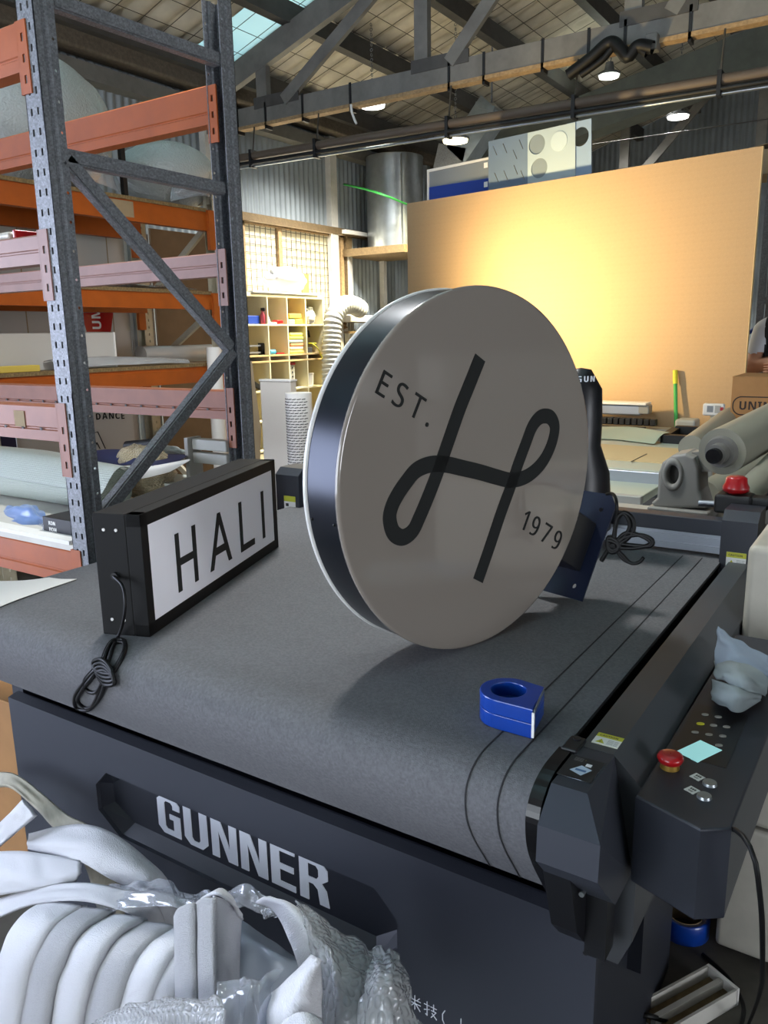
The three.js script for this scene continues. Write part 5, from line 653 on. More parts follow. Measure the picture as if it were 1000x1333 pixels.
{ // dust hose, bucket and steel trolley
  const x = -6.42, P = (px, py) => PX([px, py], x), y = (py, px = 450) => P(px, py).y;
  const hose = thing('dust_hose', 'ribbed grey dust extraction hose arching beside the cube shelf', 'hose'); const Q = (a, b) => PX([a, b], -6.25), pts = [Q(431, 560), Q(431, 500), Q(432, 440), Q(435, 412), Q(445, 399), Q(458, 397), Q(470, 403)]; const cv = new THREE.CatmullRomCurve3(pts), n = 220, fr = cv.computeFrenetFrames(n), g = new THREE.TubeGeometry(cv, n, 0.115, 20), pp = g.attributes.position; for (let i = 0; i <= n; i++) { const c = cv.getPointAt(i / n), k = 1 + 0.07 * Math.sin(i / n * 2 * Math.PI * 36); for (let j = 0; j <= 20; j++) { const a = i * 21 + j; pp.setXYZ(a, c.x + (pp.getX(a) - c.x) * k, c.y + (pp.getY(a) - c.y) * k, c.z + (pp.getZ(a) - c.z) * k); } } g.computeVertexNormals(); part(hose, 'hose', g, M.hoseGrey); part(hose, 'floor_stub', rod(V(pts[0].x, 0, pts[0].z), pts[0], 0.115, 0.115, 20), M.hoseGrey);
  const tr = thing('work_trolley', 'white steel frame trolley with jugs behind the round sign', 'trolley'); const a = P(443, 410), b = P(520, 412), ty = a.y; const zA = a.z, zB = b.z; part(tr, 'top', box(x - 0.45, x, ty - 0.09, ty, zB, zA, 0.01), M.whitePaint); for (const z of [zA - 0.03, (zA + zB) / 2, zB + 0.03]) for (const dx of [-0.03, -0.42]) part(tr, 'leg', box(x + dx - 0.03, x + dx + 0.03, 0, ty - 0.09, z - 0.03, z + 0.03), M.whitePaint); part(tr, 'lower_shelf', box(x - 0.43, x - 0.02, 0.95, 0.98, zB + 0.02, zA - 0.02), M.whitePaint); part(tr, 'mid_shelf', box(x - 0.43, x - 0.02, y(434), y(434) + 0.03, zB + 0.02, zA - 0.02), M.timberOld);
  const bu = P(462, 399), t = thing('white_bucket', 'white bucket with a green label standing on the steel trolley', 'bucket'), by = ty + 0.0005; part(t, 'bucket', new THREE.LatheGeometry([[0.001, 0], [0.1, 0], [0.125, 0.22], [0.14, 0.22], [0.142, 0.26], [0.001, 0.265]].map((q) => new THREE.Vector2(...q)), 32).translate(x - 0.3, by, bu.z - 0.2), M.white); part(t, 'label', new THREE.CylinderGeometry(0.124, 0.108, 0.15, 24, 1, true, 0.2, 1.7).translate(x - 0.3, by + 0.11, bu.z - 0.2), mat('#1f9a5a', 0.5, 0, { side: THREE.DoubleSide }), 'green label'); part(t, 'label_mark', text('Ei', 0.07, 0.004).rotateZ(Math.PI / 2).rotateY(1.0).translate(x - 0.3 + 0.115, by + 0.06, bu.z - 0.12), M.white);
  const rl = P(452, 402), tp = thing('white_tape_roll', 'white tape roll standing on the steel trolley', 'tape roll'); part(tp, 'tape', new THREE.TorusGeometry(0.05, 0.025, 10, 28).rotateY(1.0).translate(x - 0.1, ty + 0.076, rl.z), M.white); part(tp, 'core', new THREE.TorusGeometry(0.028, 0.006, 8, 24).rotateY(1.0).translate(x - 0.1, ty + 0.076, rl.z), M.copper);
  const jg = P(448, 432), j = thing('white_jug', 'white plastic jug with a pointed spout on the steel trolley', 'jug'); part(j, 'jug', new THREE.LatheGeometry([[0.001, 0], [0.13, 0], [0.13, 0.22], [0.1, 0.28], [0.03, 0.34], [0.016, 0.4], [0.001, 0.4]].map((q) => new THREE.Vector2(...q)), 28).translate(x - 0.15, 0.981, jg.z), M.white);
  single('copper_pipe', 'thin orange pipe standing at the end of the steel trolley', 'pipe', rod(V(x + 0.03, 0, P(437, 440).z), V(x + 0.03, ty + 0.0, P(437, 440).z), 0.025), M.copper);
  const jk = thing('brown_parts', 'heap of brown metal parts on the trolley shelf', 'parts'); part(jk, 'heap', blob(V(x - 0.25, y(434) + 0.13, P(448, 425).z - 0.05), 0.18, 0.11, 0.2, 0.4, 5, 5, 30), mat('#8f7553', 0.7, 0.2));
  const wr = thing('wire_rack', 'folded black wire rack lying on the steel trolley behind the bucket', 'rack'); for (let k = 0; k < 5; k++) part(wr, 'wire', rod(V(x - 0.5, ty + 0.02 + 0.03 * k, P(475, 400).z - 0.05 * k), V(x - 0.5, ty + 0.01, P(500, 400).z), 0.012), M.black);
}
{ // white cabinet and slotted rubber roll standing near the gantry
  const P = (px, py, z) => PZ([px, py], z), z = -3.75, c0 = P(338, 500, z), c1 = P(378, 500, z), w = thing('white_plinth', 'tall plain white plinth standing behind the cutter', 'plinth'); part(w, 'plinth', box(c0.x, c1.x, 0, c0.y + 0.02, z - 0.06, z, 0.008), mat('#cfcac2', 0.6)); part(w, 'top_edge', box(c0.x - 0.004, c1.x + 0.004, c0.y + 0.018, c0.y + 0.03, z - 0.064, z + 0.004, 0.003), M.white);
  const z2 = -3.45, r0 = P(364, 512, z2), r1 = P(391, 512, z2), rr = (r1.x - r0.x) / 2, t = thing('printed_tube', 'white tube printed with rows of dark dashes standing behind the gantry post', 'tube'); const cx = (r0.x + r1.x) / 2; part(t, 'tube', rod(V(cx, 0, z2 - rr), V(cx, r0.y, z2 - rr), rr, rr, 36), M.white); const sl = []; for (let y = 0.7; y < r0.y - 0.02; y += 0.0155) for (let k = 0; k < 7; k++) { const a = -1.1 + k * 0.36 + ((y / 0.0155 | 0) % 2) * 0.16; sl.push(box(-0.011, 0.011, -0.002, 0.002, rr - 0.003, rr + 0.0012).rotateZ(0.12).rotateY(a).translate(cx, y, z2 - rr)); } part(t, 'printed_dash', sl, M.black, 'rows of dark printed dashes').userData.kind = 'stuff';
  const lean = thing('beige_board', 'beige board leaning behind the rack upright', 'board'); part(lean, 'board', new ConvexGeometry([V(P(324, 470, -4.0).x, 0, -3.7), V(P(366, 690, -4.0).x, 0, -3.7), V(P(324, 470, -4.0).x, P(326, 470, -4).y, -4.0), V(P(340, 560, -4.0).x, P(338, 560, -4).y, -4.0), V(P(324, 470, -4.0).x, 0, -3.73), V(P(366, 690, -4.0).x, 0, -3.73), V(P(324, 470, -4.0).x, P(326, 470, -4).y, -4.03)]), mat('#a39680', 0.7));
}
// ================================================================== FIBREBOARD WALL AND BEYOND
{
  const H = 2.7, a = PY([530, 265], H), b = PY([993, 190], H), d = b.clone().sub(a).setY(0), len = d.length(); d.normalize(); const n = V(-d.z, 0, d.x).multiplyScalar(d.x > 0 ? 1 : -1);
  const F = frameOf(a.clone().setY(0), d, V(0, 1, 0), n), L = (x0, x1, y0, y1, z0, z1) => box(x0, x1, y0, y1, z0, z1).applyMatrix4(F);
  const w = thing('fibreboard_partition', 'tall tan fibreboard partition lit by warm lamp light', 'partition'); part(w, 'board', L(0, len, 0.02, H, -0.025, 0), M.mdf); part(w, 'board_edge', L(len, len + 0.004, 0.02, H, -0.025, 0), M.mdfEdge, 'pale cut edge'); part(w, 'foot', L(0.1, len - 0.1, 0, 0.03, -0.3, -0.02), M.timberOld);
  const L2 = (p, off) => { const o = a.clone().addScaledVector(n, off), q = PP(p, o, n).sub(a.clone().setY(0)); return [q.dot(d), q.y]; };
  const slab = (pts, off, th) => extrude(shapeOf(pts.map((p) => L2(p, off))), th).translate(0, 0, off - th).applyMatrix4(F);
  // grey sign board and acrylic sheets standing behind the partition
  const gb = thing('grey_blue_board', 'grey board with a blue band standing behind the fibreboard partition', 'sign'); part(gb, 'board', [slab([[558, 222], [636, 206], [636, 300], [558, 320]], -0.2, 0.02), L(...(() => { const q = L2([600, 290], -0.2); return [q[0] - 0.3, q[0] + 0.3]; })(), 0, 2.0, -0.225, -0.205)], M.boardGrey); part(gb, 'blue_band', slab([[558, 244], [636, 232], [636, 248], [558, 262]], -0.197, 0.003), M.boardBlue, 'blue band'); part(gb, 'white_edge', slab([[556, 221], [636, 204.5], [636, 207.5], [558.5, 224], [558.5, 300], [556, 300]], -0.194, 0.012), M.white); for (const y of [[212, 219], [237, 244]]) part(gb, 'sticker', slab([[630, y[0]], [635, y[0] - 1], [635, y[1] - 1], [630, y[1]]], -0.193, 0.001), canvasMat(32, 32, (c) => { c.fillStyle = '#eee'; c.fillRect(0, 0, 32, 32); c.fillStyle = '#c33'; c.fillRect(8, 8, 16, 16); }), 'small red and white sticker');
  const ac = (nm, label, pts, off, m, th, extra) => { const t = thing(nm, label, 'sheet'); const p = part(t, 'sheet', slab(pts, off, th), m); if (extra) extra(t, p); };
  const legs = (t, px, off) => { const q = L2([px, 240], off); part(t, 'stand', L(q[0] - 0.15, q[0] + 0.15, 0, 2.4, off - 0.06, off - 0.02), M.timberOld); };
  ac('acrylic_sheet', 'blue tinted acrylic sheet with printed film behind the partition', [[636, 184], [687, 173], [687, 250], [636, 258]], -0.1, mat('#8295ad', 0.2, 0, { transmission: 0.3, thickness: 0 }), 0.006, (t) => { legs(t, 660, -0.1); const pr = []; for (const [x, y] of [[642, 190], [655, 187], [668, 195], [676, 182], [644, 225], [656, 222], [669, 215], [678, 222]]) { const u = L2([x, y], -0.098), v = L2([x + 5, y + 12], -0.098); pr.push(bar(V(u[0], u[1], -0.098), V(v[0], v[1], -0.098), 0.002, 0.01, V(0, 0, 1)).applyMatrix4(F)); } part(t, 'printed_mark', pr, M.steelGrey).userData.kind = 'stuff'; });
  const hole = (pts, off, cs, th) => { const sh = shapeOf(pts.map((p) => L2(p, off))); for (const [c, e] of cs) { const m = L2(c, off), q = L2(e, off), r = Math.hypot(m[0] - q[0], m[1] - q[1]); sh.holes.push(new THREE.Path().absellipse(m[0], m[1], r, r, 0, Math.PI * 2)); } return extrude(sh, th, 0, 1, 32).translate(0, 0, off - th).applyMatrix4(F); };
  const wa = thing('white_sheet', 'pale acrylic sheet with round cut outs behind the partition', 'sheet'); part(wa, 'sheet', hole([[687, 173], [749, 159], [749, 240], [687, 250]], -0.1, [[[699, 188], [699, 175]], [[702, 219], [702, 206]]], 0.006), mat('#a9b8bf', 0.35)); { const c = L2([728, 184], -0.099), q = L2([728, 171], -0.099); for (const cc of [[699, 188], [702, 219]]) { const c = L2(cc, -0.115), q = L2([cc[0], cc[1] - 14], -0.115); part(wa, 'film_backing', new THREE.CylinderGeometry(q[1] - c[1], q[1] - c[1], 0.003, 28).rotateX(Math.PI / 2).translate(c[0], c[1], -0.112).applyMatrix4(F), mat('#7f8a90', 0.4), 'grey film behind a round cut out'); } part(wa, 'round_disc', new THREE.CylinderGeometry(q[1] - c[1], q[1] - c[1], 0.004, 32).rotateX(Math.PI / 2).translate(c[0], c[1], -0.097).applyMatrix4(F), mat('#b9c8ce', 0.3)); } legs(wa, 715, -0.12);
  const da = thing('dark_cutout_sheet', 'blue grey acrylic sheet with one large round hole behind the partition', 'sheet'); part(da, 'sheet', hole([[738, 161], [770, 154], [770, 236], [738, 242]], -0.112, [[[756, 178], [756, 165.5]]], 0.005), mat('#8da1ba', 0.2)); { const q = L2([760, 240], -0.112); part(da, 'stand', L(q[0] - 0.1, q[0] + 0.1, 0, 2.35, -0.17, -0.125), M.timberOld); }
  // green handled pole leaning on the wall
  const g0 = L2([877, 482], 0.06), g1 = L2([870, 550], 0.2), pl = thing('green_pole', 'green pole with a yellow grip leaning on the fibreboard', 'pole'); const top = V(g0[0], g0[1], 0.03).applyMatrix4(F), low = V(g1[0], g1[1], 0.06).applyMatrix4(F), dir = low.clone().sub(top).normalize(), foot = top.clone().addScaledVector(dir, (0.002 - top.y) / dir.y); part(pl, 'pole', rod(top.clone().addScaledVector(dir, 0.08), foot, 0.014), M.green); part(pl, 'grip', rod(top, top.clone().addScaledVector(dir, 0.1), 0.018), M.yellow, 'yellow grip');
}
{ // carton rack at the right edge and person behind the partition
  const P = (px, py, z) => PZ([px, py], z), z = -7.2;
  const rk = thing('storage_rack', 'grey slotted storage rack at the right end of the partition', 'rack'); const x0 = P(992, 300, z).x, x1 = x0 + 1.2; for (const dz of [-0.06, -0.5]) for (const xx of [x0, x1]) part(rk, 'post', box(xx, xx + 0.05, 0, 2.72, z + dz - 0.05, z + dz), M.galv); for (const y of [0.3, 1.72, 2.2, 2.66]) part(rk, 'shelf', box(x0 + 0.005, x1 + 0.045, y, y + 0.05, z - 0.545, z - 0.065), M.galv);
  const c0 = P(962, 193, z - 0.1); const tc = thing('open_carton', 'open brown carton with a blue white label on top of the storage rack', 'box'); part(tc, 'carton', box(c0.x, c0.x + 0.5, 2.712, 2.9, z - 0.5, z - 0.1), M.cardPale); part(tc, 'flap', bar(V(c0.x - 0.08, 2.9, z - 0.3), V(c0.x + 0.5, 2.98, z - 0.3), 0.4, 0.006), M.cardPale); { const l = P(984, 174, z - 0.098); part(tc, 'label', decal(0.13, 0.075).translate(l.x, Math.min(l.y, 2.85), z - 0.099), canvasMat(96, 64, (c) => { c.fillStyle = '#dfe6ee'; c.fillRect(0, 0, 96, 64); c.fillStyle = '#3b7fc4'; c.font = 'bold 18px sans-serif'; c.fillText('DESIGN', 10, 38); }), 'pale label with blue print'); }
  // person with folded arms: one continuous body
  const pc = PZ([1003, 470], -6.72), fx = pc.x + 0.13, fz = -6.72, res = 104, half = 0.93, mc = new MarchingCubes(res, M.skin, false, false, 200000); mc.isolation = 0;
  const J = (x, y, zz) => V(x, y, zz), bones = [[J(0, 0.95, 0), 0.15, J(0, 1.2, 0), 0.145], [J(0, 1.2, 0), 0.145, J(0, 1.42, -0.01), 0.13], [J(-0.13, 1.42, 0), 0.07, J(0.13, 1.42, 0), 0.07], [J(0, 1.46, 0), 0.06, J(0, 1.56, 0.01), 0.055], [J(0, 1.62, 0.02), 0.088, J(0, 1.68, 0), 0.095],
    [J(-0.09, 0.92, 0), 0.1, J(-0.1, 0.5, 0.01), 0.068], [J(-0.1, 0.5, 0.01), 0.064, J(-0.1, 0.1, -0.02), 0.045], [J(-0.1, 0.07, -0.02), 0.045, J(-0.11, 0.045, 0.15), 0.038], [J(0.09, 0.92, 0), 0.1, J(0.1, 0.5, 0.01), 0.068], [J(0.1, 0.5, 0.01), 0.064, J(0.1, 0.1, -0.02), 0.045], [J(0.1, 0.07, -0.02), 0.045, J(0.11, 0.045, 0.15), 0.038],
    [J(-0.18, 1.4, 0), 0.062, J(-0.23, 1.16, 0.08), 0.048], [J(-0.23, 1.16, 0.08), 0.048, J(0.0, 1.2, 0.21), 0.032], [J(0.0, 1.2, 0.21), 0.032, J(0.07, 1.21, 0.2), 0.028], [J(0.18, 1.4, 0), 0.062, J(0.23, 1.16, 0.08), 0.048], [J(0.23, 1.16, 0.08), 0.048, J(0.02, 1.15, 0.2), 0.032], [J(0.02, 1.15, 0.2), 0.032, J(-0.06, 1.16, 0.2), 0.028]];
  const p = V(0, 0, 0), ab = V(0, 0, 0), cap = ([a, ra, b, rb]) => { ab.subVectors(b, a); const t = Math.max(0, Math.min(1, p.clone().sub(a).dot(ab) / ab.lengthSq())); return p.distanceTo(a.clone().addScaledVector(ab, t)) - (ra + (rb - ra) * t); };
  const h2 = res / 2; for (let k = 0; k < res; k++) for (let j = 0; j < res; j++) for (let i = 0; i < res; i++) { p.set((i - h2) / h2 * half, (j - h2) / h2 * half + 0.9, (k - h2) / h2 * half); if (Math.abs(p.x) > 0.36 || Math.abs(p.z) > 0.34) { mc.field[(k * res + j) * res + i] = -0.2; continue; } let s = 0; for (const bn of bones) { const dd = cap(bn); if (dd < 0.25) s += Math.exp(-dd * 55); } mc.field[(k * res + j) * res + i] = s > 1e-9 ? Math.log(s) / 55 : -0.25; }
  mc.update(); const nn = mc.count, bg = new THREE.BufferGeometry(); bg.setAttribute('position', new THREE.BufferAttribute(mc.positionArray.slice(0, nn * 3), 3)); bg.setAttribute('normal', new THREE.BufferAttribute(mc.normalArray.slice(0, nn * 3), 3)); bg.scale(half, half, half).translate(0, 0.9, 0);
  const fingers = []; for (const s of [-1, 1]) for (let k = 0; k < 4; k++) { const a = V(s * -0.06, (s < 0 ? 1.2 : 1.15) + 0.03 - k * 0.017, 0.205), b = a.clone().add(V(s * -0.045, 0.002, 0.012)), c = b.clone().add(V(s * -0.025, -0.002, -0.022)); fingers.push(rod(a, b, 0.0085, 0.008, 8), rod(b, c, 0.008, 0.0065, 8), new THREE.SphereGeometry(0.0084, 8, 6).translate(b.x, b.y, b.z), new THREE.SphereGeometry(0.0066, 8, 6).translate(c.x, c.y, c.z)); }
  fingers.push(rod(V(-0.04, 1.185, 0.22), V(-0.075, 1.205, 0.235), 0.01, 0.008, 8), rod(V(0.04, 1.24, 0.22), V(0.075, 1.26, 0.225), 0.01, 0.008, 8));
  const skinP = bg.attributes.position, body = [], cloth = []; // clothing is the same surface, slightly proud
  const pe = thing('person', 'person in dark clothing standing with folded arms beyond the partition', 'person'); const put = (g) => geo(g).scale(1.07, 1.07, 1.07).applyMatrix4(new THREE.Matrix4().makeTranslation(fx, 0, fz));
  part(pe, 'body', put([bg, ...fingers]), M.skin);
  const clip = (f, grow) => { const pa = bg.attributes.position, na = bg.attributes.normal, o = [], on = []; for (let i = 0; i < pa.count; i += 3) { let ok = true; for (let k = 0; k < 3; k++) ok = ok && f(pa.getX(i + k), pa.getY(i + k), pa.getZ(i + k)); if (ok) for (let k = 0; k < 3; k++) { o.push(pa.getX(i + k) + na.getX(i + k) * grow, pa.getY(i + k) + na.getY(i + k) * grow, pa.getZ(i + k) + na.getZ(i + k) * grow); on.push(na.getX(i + k), na.getY(i + k), na.getZ(i + k)); } } const g = new THREE.BufferGeometry(); g.setAttribute('position', new THREE.Float32BufferAttribute(o, 3)); g.setAttribute('normal', new THREE.Float32BufferAttribute(on, 3)); return g; };
  const armZone = (x, y, zz) => Math.abs(x) > 0.165 || zz > 0.13; part(pe, 'shirt', put(clip((x, y, zz) => y > 0.88 && y < 1.5 && !armZone(x, y, zz), 0.008)), mat('#16161a', 0.85, 0, { side: THREE.DoubleSide }), 'black shirt'); part(pe, 'sleeve', put(clip((x, y, zz) => Math.abs(x) > 0.15 && y > 1.24 && y < 1.5 && zz < 0.13, 0.009)), mat('#c9cdd6', 0.85, 0, { side: THREE.DoubleSide }), 'pale short sleeves'); part(pe, 'trousers', put(clip((x, y, zz) => y > 0.1 && y <= 0.95 && zz < 0.13 && Math.abs(x) < 0.2, 0.01)), mat('#23252c', 0.85, 0, { side: THREE.DoubleSide }), 'dark trousers'); part(pe, 'shoes', put(clip((x, y) => y <= 0.11, 0.008)), M.black);
  part(pe, 'hair', put([new THREE.SphereGeometry(0.107, 20, 14, 0, 6.2832, 0, 1.75).rotateX(-0.45).translate(0, 1.685, -0.004)]), mat('#2a211b', 0.8, 0, { side: THREE.DoubleSide })); part(pe, 'face_features', put([new THREE.SphereGeometry(0.011, 8, 6).translate(-0.032, 1.655, 0.105), new THREE.SphereGeometry(0.011, 8, 6).translate(0.032, 1.655, 0.105), box(-0.022, 0.022, 1.588, 1.594, 0.1, 0.108)]), M.black); part(pe, 'nose', put([new ConvexGeometry([V(0, 1.655, 0.105), V(-0.014, 1.618, 0.106), V(0.014, 1.618, 0.106), V(0, 1.62, 0.132)])]), M.skin);
}
single('blue_pole', 'thin blue pole slanting behind the standing person', 'pole', rod(PZ([974, 434], -7.05), PZ([1020, 402], -7.05), 0.014), M.boardBlue);
{ // work lamp on a stand hidden behind the round sign, aimed at the partition
  const H = 2.7, a = PY([530, 265], H), b = PY([993, 190], H), d = b.clone().sub(a).setY(0).normalize(), n = V(-d.z, 0, d.x); const at = (p) => PP(p, a, n);
  const c = at([672, 412]).addScaledVector(n, 1.3), to = at([745, 350]), dir = to.clone().sub(c).normalize(), t = thing('work_lamp', 'warm work lamp on a stand behind the round sign', 'lamp');
  const turn = new THREE.Matrix4().makeRotationFromQuaternion(new THREE.Quaternion().setFromUnitVectors(V(0, -1, 0), dir)).setPosition(c);
  part(t, 'shade', new THREE.LatheGeometry([[0.02, 0.14], [0.05, 0.13], [0.11, 0.01], [0.115, 0], [0.108, 0.003], [0.045, 0.12], [0.001, 0.12]].map((q) => new THREE.Vector2(...q)), 28).applyMatrix4(turn), M.steelGrey);
  part(t, 'bulb', new THREE.SphereGeometry(0.035, 16, 12).translate(0, 0.06, 0).applyMatrix4(turn), new THREE.MeshStandardMaterial({ color: 0xffffff, emissive: 0xffd890, emissiveIntensity: 2 }));
  const hk = V(0, 0.13, 0).applyMatrix4(turn); part(t, 'stand', rod(V(hk.x, 0.02, hk.z), hk, 0.014), M.steelGrey); part(t, 'base', rod(V(hk.x, 0, hk.z), V(hk.x, 0.02, hk.z), 0.16, 0.16, 28), M.steelGrey);
  const l = new THREE.SpotLight(0xffe2a8, 34, 0, 1.15, 1, 2); l.name = 'work_lamp_light'; l.position.copy(c).addScaledVector(dir, 0.02); l.target.position.copy(to); l.castShadow = true; l.shadow.radius = 5; scene.add(l, l.target);
}
// ================================================================== SECOND MACHINE AND PRINTER BEYOND THE CUTTER
{
  const P = (px, py, z) => PZ([px, py], z), Y = 0.86, t = thing('flatbed_applicator', 'long grey flatbed applicator table with heavy rollers behind the cutter', 'machine');
  const x0 = -2.5, x1 = -0.95, za = -3.85, zb = -4.95;
  part(t, 'table_top', box(x0, x1, Y - 0.06, Y, zb, za - 0.02, 0.008), M.paleTable, 'pale table top'); part(t, 'front_edge', [box(x0, x1, Y - 0.13, Y - 0.005, za - 0.02, za, 0.006)], M.alu); part(t, 'front_rail', box(x0, x1, Y - 0.1, Y - 0.06, za, za + 0.3, 0.006), M.paleTable, 'pale lower ledge'); part(t, 'ledge_rail', box(x0, x1, Y - 0.16, Y - 0.06, za + 0.3, za + 0.34, 0.006), M.greyPanel); part(t, 'inset_board', box(x0 + 0.1, x1 - 0.05, Y, Y + 0.006, -4.65, -4.1), M.mdfEdge, 'pale timber cutting board'); part(t, 'joint', bar(PY([822, 601], Y + 0.0065), PY([842, 591], Y + 0.0065), 0.006, 0.003), M.black);
  for (const x of [x0 + 0.1, x1 - 0.1]) for (const z of [za - 0.15, zb + 0.15]) part(t, 'leg', box(x - 0.05, x + 0.05, 0, Y - 0.06, z - 0.05, z + 0.05), M.greyMachine); part(t, 'skirt', box(x0 + 0.05, x1 - 0.05, 0.45, Y - 0.06, za - 0.12, za - 0.08), M.greyMachine);
  // roller carriage: end housing with an oval recess, arm and rollers
  const hz = -3.0, q = (px, py) => { const w = P(px, py, hz); return [w.x, w.y]; };
  const hs = shapeOf([[852, 662], [848, 655], [855, 648], [857, 615], [862, 602], [875, 593], [893, 590], [905, 595], [910, 612], [911, 640], [918, 662]].map((p) => q(...p))); const b0 = q(842, 662);
  const oc = q(876, 618); const hole = new THREE.Path().absellipse(oc[0], oc[1], 0.022, 0.042, 0, Math.PI * 2); hs.holes.push(hole);
  const hous = part(t, 'roller_housing', [extrude(hs, 0.16, 0.012, 4, 20).translate(0, 0, hz - 0.16)], M.greyMachine, 'grey moulded housing with an oval recess'); part(hous, 'recess', extrude(new THREE.Shape().absellipse(oc[0], oc[1], 0.028, 0.048, 0, Math.PI * 2), 0.1).translate(0, 0, hz - 0.15), mat('#6b6a66', 0.6)); part(hous, 'recess_rim', new THREE.TorusGeometry(0.035, 0.01, 10, 36).scale(0.85, 1.4, 1).translate(oc[0], oc[1], hz - 0.002), M.greyMachine);
  part(hous, 'foot', box(q(844, 662)[0], q(925, 662)[0], b0[1] - 0.03, b0[1] + 0.012, hz - 0.2, hz + 0.02, 0.008), M.greyMachine); part(hous, 'support_beam', box(-2.4, q(940, 662)[0], b0[1] - 0.09, b0[1] - 0.03, hz - 0.2, hz - 0.02, 0.005), M.greyPanel); part(hous, 'support_leg', [box(q(900, 662)[0] - 0.05, q(900, 662)[0] + 0.05, 0, b0[1] - 0.09, hz - 0.16, hz - 0.06), box(-2.35, -2.25, 0, b0[1] - 0.09, hz - 0.16, hz - 0.06)], M.greyMachine);
  const arm0 = P(905, 600, hz - 0.08), arm1 = P(955, 597, hz - 0.08); part(hous, 'arm', [bar(arm0, arm1, 0.08, 0.075)], M.greyMachine);
  const R = (p, z, z1, x1) => PZ(p, z); 
  const ra = PZ([948, 590], hz - 0.02), rb = PZ([1040, 545], -3.25); // roller running to the right
  const rdir = V(0.86, 0.0, -0.5).normalize();
  const dirTo = (a, px, py, dist) => { const r = ray([px, py]).normalize(); const m = EYE.clone().addScaledVector(r, dist); return m; };
  const big0 = dirTo(null, 940, 588, 3.0), big1 = dirTo(null, 1015, 548, 3.5); part(t, 'roller', rod(big0, big1.clone().sub(big0).multiplyScalar(1.7).add(big0), 0.082, 0.082, 36), M.roller, 'large grey silicone roller'); const ax = big1.clone().sub(big0).normalize(); part(t, 'roller_shaft', [rod(big0.clone().addScaledVector(ax, -0.02), big0.clone().addScaledVector(ax, 0.005), 0.052, 0.058, 28), rod(big0.clone().addScaledVector(ax, -0.055), big0.clone().addScaledVector(ax, -0.015), 0.036, 0.036, 24)], M.steelGrey); part(t, 'shaft_end', rod(big0.clone().addScaledVector(ax, -0.075), big0.clone().addScaledVector(ax, -0.05), 0.026, 0.026, 20), M.blackGloss);
  const s0 = dirTo(null, 900, 583, 3.75), s1 = dirTo(null, 938, 553, 4.5); part(t, 'roller', rod(s0, s1.clone().sub(s0).multiplyScalar(1.4).add(s0), 0.055, 0.055, 28), M.roller, 'slim grey roller'); const l0 = dirTo(null, 918, 645, 3.5), l1 = dirTo(null, 1005, 600, 4.1); part(t, 'roller', rod(l0, l1.clone().sub(l0).multiplyScalar(1.5).add(l0), 0.06, 0.06, 28), M.roller, 'lower roller'); const k0 = dirTo(null, 965, 655, 2.75), k1 = dirTo(null, 1005, 612, 3.1); part(t, 'roller', rod(k0, k1.clone().sub(k0).multiplyScalar(1.6).add(k0), 0.05, 0.05, 28), M.roller); part(t, 'tie_rod', rod(P(910, 655, -2.95), P(945, 657, -2.95), 0.012), M.alu);
}
